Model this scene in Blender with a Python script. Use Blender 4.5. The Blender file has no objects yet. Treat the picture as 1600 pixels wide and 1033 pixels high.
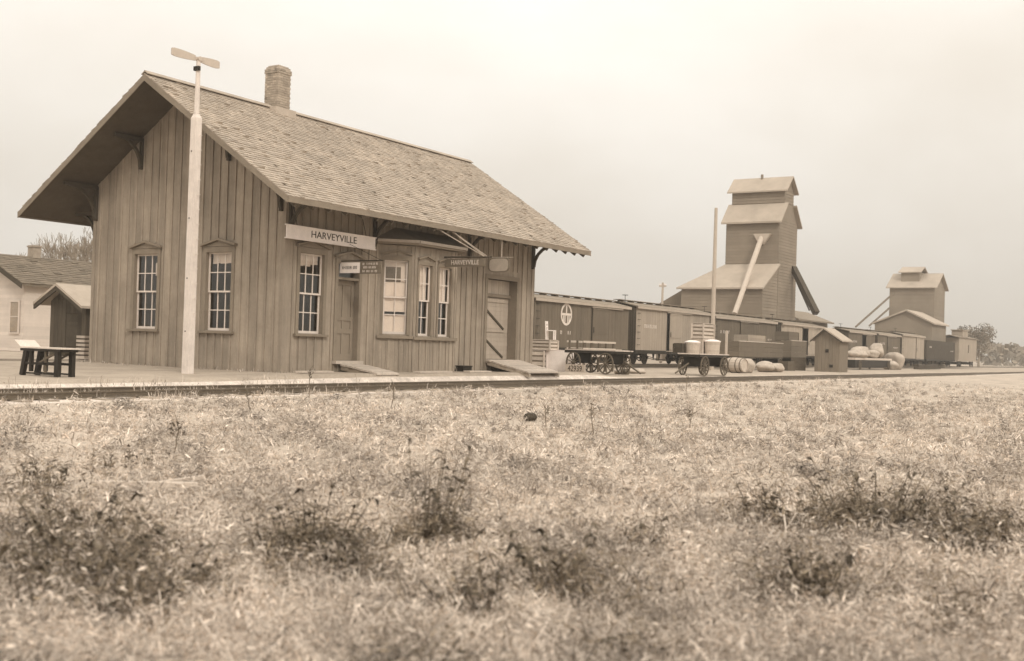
import bpy, math, random
import numpy as np
from mathutils import Vector, Matrix

random.seed(7)
rng = np.random.default_rng(11)
C = bpy.context.scene.collection
PI = math.pi
R = math.radians

# ------------------------------------------------------------------ camera
cam_d = bpy.data.cameras.new('camera')
cam = bpy.data.objects.new('camera', cam_d)
C.objects.link(cam)
cam_d.sensor_width = 36.0
cam_d.lens = 39.423
cam_d.clip_start = 0.1
cam_d.clip_end = 6000
cam_d.dof.use_dof = True
cam_d.dof.focus_distance = 48.0
cam_d.dof.aperture_fstop = 1.7
CAMP = Vector((-24.696, -23.795, 0.958))
_r = Vector((0.53450423, -0.84459699, 0.03100246)).normalized()
_u = Vector((-0.02852231, 0.01863512, 0.99941944)).normalized()
_f = Vector((0.84468438, 0.53507818, 0.01412931)).normalized()
cam.matrix_world = Matrix(((_r.x, _u.x, -_f.x, CAMP.x), (_r.y, _u.y, -_f.y, CAMP.y), (_r.z, _u.z, -_f.z, CAMP.z), (0, 0, 0, 1)))
bpy.context.scene.camera = cam

# ------------------------------------------------------------------ sky, sun, exposure
SUN_DIR = Vector((-0.44, -0.66, 0.61)).normalized()      # towards the sun
SUN_EL = math.asin(SUN_DIR.z)
SUN_ROT = math.atan2(SUN_DIR.x, SUN_DIR.y)
world = bpy.data.worlds.new('World')
bpy.context.scene.world = world
world.use_nodes = True
nt = world.node_tree
nt.nodes.clear()
wo = nt.nodes.new('ShaderNodeOutputWorld')
bg = nt.nodes.new('ShaderNodeBackground')
bg.inputs['Strength'].default_value = 0.1
sky = nt.nodes.new('ShaderNodeTexSky')
sky.sky_type = 'NISHITA'
sky.sun_disc = False
sky.sun_elevation = SUN_EL
sky.sun_rotation = SUN_ROT
sky.dust_density = 3.0
bw = nt.nodes.new('ShaderNodeRGBToBW')
nt.links.new(sky.outputs[0], bw.inputs[0])
tint = nt.nodes.new('ShaderNodeVectorMath'); tint.operation = 'SCALE'
tint.inputs[0].default_value = (1.0, 0.93, 0.84)
nt.links.new(bw.outputs[0], tint.inputs['Scale'])
tc = nt.nodes.new('ShaderNodeTexCoord')
mp = nt.nodes.new('ShaderNodeMapping'); mp.inputs['Scale'].default_value = (1.5, 1.5, 2.6); mp.inputs['Location'].default_value = (77.7, 39.9, 14.7)
nt.links.new(tc.outputs['Generated'], mp.inputs['Vector'])
n1 = nt.nodes.new('ShaderNodeTexNoise'); n1.inputs['Scale'].default_value = 1.25; n1.inputs['Detail'].default_value = 6; n1.inputs['Roughness'].default_value = 0.5; n1.inputs['Distortion'].default_value = 0.2
nt.links.new(mp.outputs[0], n1.inputs['Vector'])
cr = nt.nodes.new('ShaderNodeValToRGB')
cr.color_ramp.elements[0].position = 0.34; cr.color_ramp.elements[0].color = (6.4, 5.85, 5.1, 1)
cr.color_ramp.elements[1].position = 0.66; cr.color_ramp.elements[1].color = (7.9, 7.5, 6.9, 1)
nt.links.new(n1.outputs['Fac'], cr.inputs['Fac'])
mx = nt.nodes.new('ShaderNodeMix'); mx.data_type = 'RGBA'
mx.inputs['Factor'].default_value = 0.90          # thin overcast over the clear sky
nt.links.new(tint.outputs[0], mx.inputs['A'])
# overcast sky: brighter towards the zenith, L = Lh (1 + 2 sin el)
sp_ = nt.nodes.new('ShaderNodeSeparateXYZ'); nt.links.new(tc.outputs['Generated'], sp_.inputs[0])
zc = nt.nodes.new('ShaderNodeMath'); zc.operation = 'MAXIMUM'; zc.inputs[1].default_value = 0.0; nt.links.new(sp_.outputs['Z'], zc.inputs[0])
zm_ = nt.nodes.new('ShaderNodeMath'); zm_.operation = 'MULTIPLY_ADD'; zm_.inputs[1].default_value = 2.0; zm_.inputs[2].default_value = 1.0; nt.links.new(zc.outputs[0], zm_.inputs[0])
ov_ = nt.nodes.new('ShaderNodeVectorMath'); ov_.operation = 'SCALE'
nt.links.new(cr.outputs[0], ov_.inputs[0]); nt.links.new(zm_.outputs[0], ov_.inputs['Scale'])
nt.links.new(ov_.outputs[0], mx.inputs['B'])
nt.links.new(mx.outputs['Result'], bg.inputs['Color'])
nt.links.new(bg.outputs[0], wo.inputs['Surface'])

sun_d = bpy.data.lights.new('sun', 'SUN')
sun_d.energy = 1.5
sun_d.angle = R(12)
sun_d.color = (1.0, 0.93, 0.83)
sun = bpy.data.objects.new('sun', sun_d)
C.objects.link(sun)
sun.rotation_euler = SUN_DIR.to_track_quat('Z', 'Y').to_euler()

vs = bpy.context.scene.view_settings
vs.view_transform = 'Standard'
try: vs.look = 'None'
except Exception: pass
vs.exposure = 0.0
vs.gamma = 1.0
vs.use_curve_mapping = False
cy = bpy.context.scene.cycles
cy.max_bounces = 6
cy.transparent_max_bounces = 12
cy.volume_bounces = 0

# ------------------------------------------------------------------ materials
def S(v, w=0.0):
    """a sepia-brown base colour of lightness v"""
    return (v, v * (0.79 + 0.14 * v + w), v * (0.545 + 0.36 * v + 1.6 * w))

def mat(name, v, rough=0.85, var=0.22, scale=2.0, stretch=(1, 1, 1), bump=0.25, fine=30.0, rnd=0.0, attr=False,
        stain=0.0, stain_scale=0.6, metal=0.0, spec=0.25, w=0.0):
    m = bpy.data.materials.new(name)
    m.use_nodes = True
    t = m.node_tree
    N, L = t.nodes, t.links
    b = N['Principled BSDF']
    b.inputs['Roughness'].default_value = rough
    b.inputs['Metallic'].default_value = metal
    b.inputs['Specular IOR Level'].default_value = spec
    co = N.new('ShaderNodeTexCoord')
    ma = N.new('ShaderNodeMapping'); ma.inputs['Scale'].default_value = stretch
    L.new(co.outputs['Object'], ma.inputs['Vector'])
    a = N.new('ShaderNodeTexNoise'); a.inputs['Scale'].default_value = scale; a.inputs['Detail'].default_value = 7; a.inputs['Roughness'].default_value = 0.65
    f = N.new('ShaderNodeTexNoise'); f.inputs['Scale'].default_value = fine; f.inputs['Detail'].default_value = 4
    L.new(ma.outputs[0], a.inputs['Vector']); L.new(ma.outputs[0], f.inputs['Vector'])
    def mr(src, lo, hi):
        x = N.new('ShaderNodeMapRange'); x.inputs[1].default_value = 0.25; x.inputs[2].default_value = 0.75
        x.inputs[3].default_value = lo; x.inputs[4].default_value = hi
        L.new(src, x.inputs[0]); return x.outputs[0]
    def mul(p, q):
        x = N.new('ShaderNodeMath'); x.operation = 'MULTIPLY'
        L.new(p, x.inputs[0]); L.new(q, x.inputs[1]); return x.outputs[0]
    fac = mul(mr(a.outputs['Fac'], 1 - var, 1 + var), mr(f.outputs['Fac'], 1 - var * 0.7, 1 + var * 0.7))
    if rnd:
        oi = N.new('ShaderNodeObjectInfo')
        x = N.new('ShaderNodeMapRange'); x.inputs[3].default_value = 1 - rnd; x.inputs[4].default_value = 1 + rnd
        L.new(oi.outputs['Random'], x.inputs[0]); fac = mul(fac, x.outputs[0])
    if attr:
        at = N.new('ShaderNodeAttribute'); at.attribute_name = 'shade'
        fac = mul(fac, at.outputs['Fac'])
    if stain:
        s = N.new('ShaderNodeTexNoise'); s.inputs['Scale'].default_value = stain_scale; s.inputs['Detail'].default_value = 8; s.inputs['Roughness'].default_value = 0.7
        L.new(co.outputs['Object'], s.inputs['Vector'])
        fac = mul(fac, mr(s.outputs['Fac'], 1 - stain, 1 + stain * 0.6))
    sc = N.new('ShaderNodeVectorMath'); sc.operation = 'SCALE'
    sc.inputs[0].default_value = S(v, w)
    L.new(fac, sc.inputs['Scale'])
    L.new(sc.outputs[0], b.inputs['Base Color'])
    if bump:
        bp = N.new('ShaderNodeBump'); bp.inputs['Strength'].default_value = bump; bp.inputs['Distance'].default_value = 0.02
        L.new(f.outputs['Fac'], bp.inputs['Height']); L.new(bp.outputs[0], b.inputs['Normal'])
    return m

M = {}
M['board'] = mat('depot_paint', 0.33, var=0.19, scale=1.2, stretch=(6, 6, 0.5), bump=0.5, fine=24, rnd=0.11, stain=0.26, stain_scale=0.9)
M['trim'] = mat('depot_trim_paint', 0.24, var=0.14, scale=2, rnd=0.05, stain=0.15)
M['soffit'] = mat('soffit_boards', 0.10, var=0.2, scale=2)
M['bracket'] = mat('bracket_paint', 0.07, var=0.2)
M['shingle'] = mat('roof_shingles', 0.40, var=0.12, scale=1.3, fine=22, bump=0.5, attr=True, stain=0.26, stain_scale=0.55)
M['sash'] = mat('sash_paint', 0.68, var=0.08, scale=4, bump=0.1)
M['blind'] = mat('blind_cloth', 0.85, var=0.06, scale=2, bump=0.05)
M['door'] = mat('door_paint', 0.25, var=0.13, scale=2, stretch=(5, 5, .6), stain=0.15)
M['freight'] = mat('freight_door_paint', 0.42, var=0.12, scale=2, stretch=(5, 5, .6), stain=0.15, rnd=0.06)
M['darkwood'] = mat('dark_wood', 0.07, var=0.25)
M['brick'] = mat('chimney_brick', 0.36, var=0.2, scale=5, attr=True, stain=0.2)
M['mortar'] = mat('chimney_mortar', 0.45, var=0.15)
M['white'] = mat('white_paint', 0.84, var=0.07, scale=3, bump=0.08, stain=0.08)
M['mast'] = mat('mast_white_paint', 0.72, var=0.13, scale=5, stretch=(7, 7, .5), bump=0.5, stain=0.18, stain_scale=2.2)
M['blade'] = mat('blade_paint', 0.5, var=0.12)
M['ink'] = mat('sign_lettering', 0.06, var=0.1, bump=0)
M['signdark'] = mat('sign_brown', 0.17, var=0.15)
M['paleink'] = mat('pale_lettering', 0.66, var=0.12, bump=0)
M['oval'] = mat('faded_enamel', 0.42, var=0.14, scale=4)
M['iron'] = mat('dark_iron', 0.025, rough=0.6, var=0.25)
M['rail'] = mat('rail_steel', 0.14, rough=0.5, var=0.2, metal=0.2)
M['tie'] = mat('tie_timber', 0.36, var=0.3, scale=4, rnd=0.3)
M['rod'] = mat('pale_rod', 0.45, var=0.1)
M['plank'] = mat('weathered_plank', 0.52, var=0.15, scale=2, stretch=(4, 4, 4), rnd=0.12, stain=0.15)
M['deck'] = mat('wagon_deck', 0.60, var=0.15, rnd=0.08)
M['wheel'] = mat('wagon_wheel', 0.13, var=0.25, scale=6)
M['car'] = mat('boxcar_paint', 0.155, var=0.1, scale=1, stretch=(3, 3, .5), attr=True, stain=0.16, rnd=0.1)
M['carpale'] = mat('boxcar_faded_paint', 0.36, var=0.1, scale=1, stretch=(3, 3, .5), attr=True, stain=0.16, rnd=0.06)
M['cardark'] = mat('boxcar_dark_paint_and_end_shade', 0.07, var=0.15, attr=True, stain=0.16)  # gondola's own dark paint; on the car ends it paints in shade
M['carroof'] = mat('boxcar_roof', 0.24, var=0.15, stain=0.15)
M['carrim'] = mat('boxcar_fascia', 0.42, var=0.12)
M['elev'] = mat('elevator_siding', 0.24, var=0.08, scale=.5, attr=True, stain=0.12, stain_scale=.25)
M['elevroof'] = mat('elevator_roof', 0.40, var=0.1, scale=.6, attr=True, stain=0.12, stain_scale=.3)
M['chute'] = mat('pale_chute', 0.5, var=0.08)
M['house'] = mat('house_white', 0.62, var=0.06, attr=True, stain=0.08)
M['houseroof'] = mat('house_shingles', 0.17, var=0.2, attr=True)
M['shed'] = mat('shed_planks', 0.075, var=0.25, stretch=(5, 5, .6), rnd=0.2)
M['shedroof'] = mat('shed_roof', 0.40, var=0.12, attr=True)
M['tool'] = mat('tool_house_planks', 0.20, var=0.15, stretch=(5, 5, .6), rnd=0.08)
M['sack'] = mat('sack_cloth', 0.46, var=0.16, scale=3, bump=1.0, fine=9, stain=.25, stain_scale=1.2)
M['barrel'] = mat('barrel_wood', 0.48, var=0.14, scale=4, rnd=0.1)
M['bark'] = mat('bare_bark', 0.30, var=0.2)
M['foliage'] = mat('tree_foliage', 0.16, var=0.3, attr=True)
M['farwood'] = mat('far_wood', 0.20, var=0.3, attr=True)
M['stone'] = mat('dark_clod', 0.06, var=0.3, scale=8)
M['grass'] = mat('dry_grass', 0.55, rough=1, var=0.05, bump=0, attr=True, spec=0.05)
M['leaf'] = mat('weed_leaf', 0.10, rough=0.8, var=0.25, scale=6, bump=0.2, rnd=0.6, spec=0.15, attr=True)
M['stalk'] = mat('weed_stalk', 0.16, var=0.2, rnd=0.3)
M['field'] = mat('field_soil_and_litter', 0.46, rough=1, var=0.2, scale=0.9, fine=9, bump=0.7, stain=0.28, stain_scale=0.35, spec=0.05)
M['platform'] = mat('cinder_platform', 0.40, rough=1, var=0.16, scale=0.8, fine=12, bump=0.5, stain=0.2, stain_scale=0.5, spec=0.05)
M['ballast'] = mat('track_ballast', 0.62, rough=1, var=0.3, scale=3, fine=20, bump=0.8, stain=0.2, spec=0.05)

def glass_mat():
    m = bpy.data.materials.new('window_glass')
    m.use_nodes = True
    t = m.node_tree; t.nodes.clear()
    o = t.nodes.new('ShaderNodeOutputMaterial')
    mix = t.nodes.new('ShaderNodeMixShader')
    tr = t.nodes.new('ShaderNodeBsdfTransparent'); tr.inputs[0].default_value = (.97, .95, .92, 1)
    gl = t.nodes.new('ShaderNodeBsdfGlossy'); gl.inputs['Roughness'].default_value = 0.03
    lw = t.nodes.new('ShaderNodeLayerWeight'); lw.inputs['Blend'].default_value = 0.5
    pw = t.nodes.new('ShaderNodeMath'); pw.operation = 'POWER'; pw.inputs[1].default_value = 4.0; t.links.new(lw.outputs['Facing'], pw.inputs[0])
    fr = t.nodes.new('ShaderNodeMath'); fr.operation = 'MULTIPLY_ADD'; fr.inputs[1].default_value = 0.9; fr.inputs[2].default_value = 0.05; t.links.new(pw.outputs[0], fr.inputs[0])
    no = t.nodes.new('ShaderNodeTexNoise'); no.inputs['Scale'].default_value = 2.5
    co = t.nodes.new('ShaderNodeTexCoord'); t.links.new(co.outputs['Object'], no.inputs['Vector'])
    bp = t.nodes.new('ShaderNodeBump'); bp.inputs['Strength'].default_value = 0.15; bp.inputs['Distance'].default_value = 0.05
    t.links.new(no.outputs['Fac'], bp.inputs['Height'])
    t.links.new(bp.outputs[0], gl.inputs['Normal'])
    t.links.new(fr.outputs[0], mix.inputs[0]); t.links.new(tr.outputs[0], mix.inputs[1]); t.links.new(gl.outputs[0], mix.inputs[2])
    t.links.new(mix.outputs[0], o.inputs['Surface'])
    return m
M['glass'] = glass_mat()

# ------------------------------------------------------------------ mesh builder
class MB:
    def __init__(s):
        s.v = []; s.f = []; s.sh = []
    def add(s, vs, fs, shade=None):
        o = len(s.v)
        s.v += [tuple(p) for p in vs]
        s.f += [tuple(i + o for i in f) for f in fs]
        s.sh += [1.0 if shade is None else shade] * len(fs)
        return s
    def box(s, a, b, shade=None):
        x0, y0, z0 = a; x1, y1, z1 = b
        if x0 > x1: x0, x1 = x1, x0
        if y0 > y1: y0, y1 = y1, y0
        if z0 > z1: z0, z1 = z1, z0
        return s.add([(x0, y0, z0), (x1, y0, z0), (x1, y1, z0), (x0, y1, z0), (x0, y0, z1), (x1, y0, z1), (x1, y1, z1), (x0, y1, z1)],
                     [(0, 3, 2, 1), (4, 5, 6, 7), (0, 1, 5, 4), (1, 2, 6, 5), (2, 3, 7, 6), (3, 0, 4, 7)], shade)
    def prism(s, p0, p1, shade=None):
        """two matching polygons joined into a closed prism"""
        n = len(p0)
        return s.add(list(p0) + list(p1), [tuple(range(n))[::-1], tuple(range(n, 2 * n))] + [(i, (i + 1) % n, n + (i + 1) % n, n + i) for i in range(n)], shade)
    def bar(s, a, b, w, h, up=(0, 0, 1), shade=None):
        a = Vector(a); b = Vector(b); d = (b - a).normalized()
        up = Vector(up)
        if abs(d.dot(up)) > 0.98: up = Vector((1, 0, 0))
        sd = d.cross(up).normalized() * (w / 2); uu = sd.cross(d).normalized() * (h / 2)
        q = [-sd - uu, sd - uu, sd + uu, -sd + uu]
        return s.prism([a + k for k in q], [b + k for k in q], shade)
    def tube(s, a, b, r0, r1=None, n=8, shade=None, caps=True):
        a = Vector(a); b = Vector(b); d = (b - a).normalized()
        if r1 is None: r1 = r0
        up = Vector((0, 0, 1)) if abs(d.z) < 0.9 else Vector((1, 0, 0))
        x = d.cross(up).normalized(); y = d.cross(x)
        vs = []
        for c, r in ((a, r0), (b, r1)):
            for i in range(n):
                t = 2 * PI * i / n
                vs.append(c + (x * math.cos(t) + y * math.sin(t)) * r)
        fs = [(i, (i + 1) % n, n + (i + 1) % n, n + i) for i in range(n)]
        if caps: fs += [tuple(range(n))[::-1], tuple(range(n, 2 * n))]
        return s.add(vs, fs, shade)
    def ring(s, c, axis, r_in, r_out, th, n=20):
        """flat ring (wheel rim) round an axis"""
        c = Vector(c); d = Vector(axis).normalized()
        up = Vector((0, 0, 1)) if abs(d.z) < 0.9 else Vector((1, 0, 0))
        x = d.cross(up).normalized(); y = d.cross(x)
        vs = []
        for r, k in ((r_in, -1), (r_out, -1), (r_out, 1), (r_in, 1)):
            for i in range(n):
                t = 2 * PI * i / n
                vs.append(c + (x * math.cos(t) + y * math.sin(t)) * r + d * (k * th / 2))
        fs = []
        for j in range(4):
            k = (j + 1) % 4
            fs += [(j * n + i, j * n + (i + 1) % n, k * n + (i + 1) % n, k * n + i) for i in range(n)]
        return s.add(vs, fs)
    def lathe(s, c, axis, prof, n=14, shade=None):
        """prof: list of (radius, height along axis)"""
        c = Vector(c); d = Vector(axis).normalized()
        up = Vector((0, 0, 1)) if abs(d.z) < 0.9 else Vector((1, 0, 0))
        x = d.cross(up).normalized(); y = d.cross(x)
        vs = []
        for r, h in prof:
            for i in range(n):
                t = 2 * PI * i / n
                vs.append(c + d * h + (x * math.cos(t) + y * math.sin(t)) * max(r, 1e-4))
        fs = []
        for j in range(len(prof) - 1):
            fs += [(j * n + i, j * n + (i + 1) % n, (j + 1) * n + (i + 1) % n, (j + 1) * n + i) for i in range(n)]
        fs += [tuple(range(n))[::-1], tuple(range((len(prof) - 1) * n, len(prof) * n))]
        return s.add(vs, fs, shade)
    def mesh(s, name, m):
        me = bpy.data.meshes.new(name)
        me.from_pydata(s.v, [], s.f)
        at = me.attributes.new('shade', 'FLOAT', 'FACE')
        at.data.foreach_set('value', s.sh)
        me.materials.append(m)
        me.update()
        return me
    def build(s, name, m, parent=None, kind=None):
        o = bpy.data.objects.new(name, s.mesh(name, m))
        C.objects.link(o)
        if parent: o.parent = parent
        if kind: o['kind'] = kind
        return o

def fix_normals(me):
    import bmesh
    b = bmesh.new(); b.from_mesh(me); bmesh.ops.recalc_face_normals(b, faces=b.faces); b.to_mesh(me); b.free()

def thing(name, label, cat, loc=(0, 0, 0), rz=0.0, group=None):
    o = bpy.data.objects.new(name, None)
    o.empty_display_size = 0.2
    C.objects.link(o)
    o.location = loc; o.rotation_euler = (0, 0, rz)
    o['label'] = label; o['category'] = cat
    if group: o['group'] = group
    return o

def tag(o, label, cat, group=None):
    o['label'] = label; o['category'] = cat
    if group: o['group'] = group
    return o

def inst(name, me, parent, loc=(0, 0, 0), rot=(0, 0, 0), scale=None):
    o = bpy.data.objects.new(name, me)
    C.objects.link(o); o.parent = parent
    o.location = loc; o.rotation_euler = rot
    if scale: o.scale = scale
    return o

def text(name, s, size, parent, mtx, m, sx=1.0):
    cu = bpy.data.curves.new(name, 'FONT')
    cu.body = s; cu.size = size; cu.align_x = 'CENTER'; cu.align_y = 'CENTER'; cu.extrude = 0.004
    cu.materials.append(m)
    o = bpy.data.objects.new(name, cu)
    me = bpy.data.meshes.new_from_object(o)
    bpy.data.objects.remove(o)
    o = bpy.data.objects.new(name, me)
    C.objects.link(o); o.parent = parent; o['kind'] = 'stuff'
    o.matrix_local = mtx @ Matrix.Diagonal((sx, 1, 1, 1))
    return o

def basis(o, x, y):
    x = Vector(x).normalized(); y = Vector(y).normalized(); z = x.cross(y)
    return Matrix(((x.x, y.x, z.x, o[0]), (x.y, y.y, z.y, o[1]), (x.z, y.z, z.z, o[2]), (0, 0, 0, 1)))

# ------------------------------------------------------------------ ground
def hump(x, y):
    return (np.sin(x * .71 + 1.3) * np.sin(y * .63 + .4) + .6 * np.sin(x * 1.57 + y * .8) + .5 * np.sin(x * .33 - y * 1.9 + 2)
            + .35 * np.sin(x * 2.9 - y * 2.3)) / 2.4

def gz(x, y):
    """ground height"""
    x = np.asarray(x, float); y = np.asarray(y, float)
    sm = lambda a, b, t: (lambda k: k * k * (3 - 2 * k))(np.clip((t - a) / (b - a), 0, 1))
    plat = -0.02 - 0.20 * sm(15.5, 20, x) * sm(16, 9, y) - 0.10 * sm(3, -6, x) * sm(9, 4, y)
    near = plat + 0.012 * hump(x * 2, y * 2)
    bed = -0.41 + 0.012 * hump(x * 3, y * 3)
    fld = -0.44 - 0.19 * sm(-5, -17, y) + 0.055 * hump(x, y) * sm(-4.8, -7, y)
    far = sm(60, 200, np.hypot(x, y))
    z = np.where(y > -2.35, near + (bed - near) * sm(-1.55, -2.3, y), np.where(y > -4.2, bed, bed + (fld - bed) * sm(-4.2, -5.2, y)))
    return z * (1 - far) + (-0.3) * far

def ground_sheet(name, ys, m):
    xs = np.concatenate([np.geomspace(900, 70, 14) * -1, np.arange(-66, 66, 0.9), np.geomspace(70, 1500, 24)])
    ys = np.asarray(ys, float)
    X, Y = np.meshgrid(xs, ys)
    Z = gz(X, Y)
    nx, ny = len(xs), len(ys)
    vs = np.stack([X.ravel(), Y.ravel(), Z.ravel()], 1)
    fs = []
    for j in range(ny - 1):
        for i in range(nx - 1):
            a = j * nx + i
            fs.append((a, a + 1, a + nx + 1, a + nx))
    me = bpy.data.meshes.new(name)
    me.from_pydata(vs.tolist(), [], fs)
    me.materials.append(m)
    for p in me.polygons: p.use_smooth = True
    o = bpy.data.objects.new(name, me); C.objects.link(o)
    o['kind'] = 'structure'
    return o
ground_sheet('field_ground', np.concatenate([-np.geomspace(900, 45, 12), np.arange(-42, -5.2, 0.6), [-5.2, -4.9, -4.6]]), M['field'])
ground_sheet('track_bed_ground', [-4.6, -4.4, -4.2, -3.9, -3.4, -2.8, -2.4, -2.3, -2.2, -2.1, -2.0, -1.9, -1.8], M['ballast'])
ground_sheet('platform_ground', np.concatenate([[-1.8, -1.6, -1.4, -1.2, -0.9, -0.6], np.arange(-0.3, 34, 0.9), np.geomspace(36, 1500, 26)]), M['platform'])

# ------------------------------------------------------------------ the depot
W, L_ = 8.86, 14.36
RS = 0.6563
YR, ZR = 4.432, 9.04
depot = thing('depot', 'long wooden railway depot with board and batten walls and a steep shingled roof', 'depot')

def under(y): return ZR - RS * abs(y - YR) - 0.18
wall_mb = MB()
# plain far walls and the floor sill (the boarded faces come below)
wall_mb.box((0.03, 0.03, -0.15), (L_ - 0.03, W - 0.03, 0.06))
wall_mb.prism([(L_ - .03, 0, 0), (L_ - .03, W, 0), (L_ - .03, W, under(W)), (L_ - .03, YR, under(YR)), (L_ - .03, 0, under(0))],
              [(L_, 0, 0), (L_, W, 0), (L_, W, under(W)), (L_, YR, under(YR)), (L_, 0, under(0))])
wall_mb.box((0, W - .03, 0), (L_ - .04, W, under(W) - .01))
# corner boards
wall_mb.box((-0.055, -0.055, -0.1), (0.10, -0.03, under(0) - .12)); wall_mb.box((-0.055, -0.029, -0.1), (-0.03, 0.11, under(0) - .02))
wall_mb.box((-0.055, W - 0.11, -0.1), (-0.03, W + 0.03, under(W) - .06))
wall_mb.box((L_ - .11, -0.055, -0.1), (L_ + 0.03, -0.03, under(0) - .12))
wall = wall_mb.build('wall', M['board'], depot)

def boarded(place, u0, u1, step, topf, z0, openings, parent, th=0.026, batten=True):
    cuts = sorted(set([u0, u1] + [u0 + step * i for i in range(1, int((u1 - u0) / step) + 1) if u0 + step * i < u1 - 0.05]
                      + [round(c, 4) for o in openings for c in o[:2]]))
    joints = [u0 + step * i for i in range(1, int((u1 - u0) / step) + 1) if u0 + step * i < u1 - 0.1]
    def spans(a, b, zlo, zhi, pad=0.0):
        m = (a + b) / 2
        sp = [(zlo, zhi)]
        for oa, ob, za, zb in openings:
            if pad: oa, ob, za, zb = oa - pad, ob + pad, za - .1, zb + .37
            if oa - 1e-4 < m < ob + 1e-4:
                n = []
                for lo, hi in sp:
                    if zb <= lo or za >= hi: n.append((lo, hi)); continue
                    if za > lo: n.append((lo, za))
                    if zb < hi: n.append((zb, hi))
                sp = n
        return sp
    for a, b in zip(cuts[:-1], cuts[1:]):
        if b - a < 0.012: continue
        ztop = min(topf(a), topf(b))
        for lo, hi in spans(a, b, z0, 99):
            if lo > ztop: continue
            g = 0.003
            d = th + random.uniform(-.008, .007)
            ta = topf(a) if hi > 50 else hi
            tb = topf(b) if hi > 50 else hi
            mb = MB()
            poly = [(a + g, lo), (b - g, lo), (b - g, tb), (a + g, ta)]
            mb.prism([place(u, z, 0) for u, z in poly], [place(u, z, d) for u, z in poly])
            mb.build('wall_board', M['board'], parent)
    if batten:
        for j in joints:
            j += random.uniform(-.012, .012)
            for lo, hi in spans(j - .01, j + .01, z0, 99, .14):
                t = topf(j) - .03 if hi > 50 else hi
                if t - lo < .1: continue
                mb = MB()
                k_ = random.uniform(-.012, .012)
                poly = [(j - .035, lo), (j + .035, lo), (j + .035 + k_, t), (j - .035 + k_, t)]
                mb.prism([place(u, z, th - .006) for u, z in poly], [place(u, z, th + .034) for u, z in poly])
                mb.build('batten', M['board'], parent)

gable = lambda u, z, d: (-d, u, z)
front = lambda u, z, d: (u, -d, z)
G_WIN = [(5.58, 6.70, 1.17, 3.62), (2.18, 3.30, 1.17, 3.62)]
F_WIN = [(0.64, 1.72, 1.16, 3.62)]
P_DOOR = (2.40, 3.42, 0.33, 3.42)
F_DOOR = (10.98, 13.08, 0.42, 3.53)
BAY = (4.47, 8.57)
boarded(gable, 0.0, W, 0.355, under, -0.05, G_WIN, wall)
boarded(front, 0.0, L_, 0.355, lambda u: under(0), -0.05, F_WIN + [P_DOOR, F_DOOR, (BAY[0] + .06, BAY[1] - .06, -1, 4.2)], wall)

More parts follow.
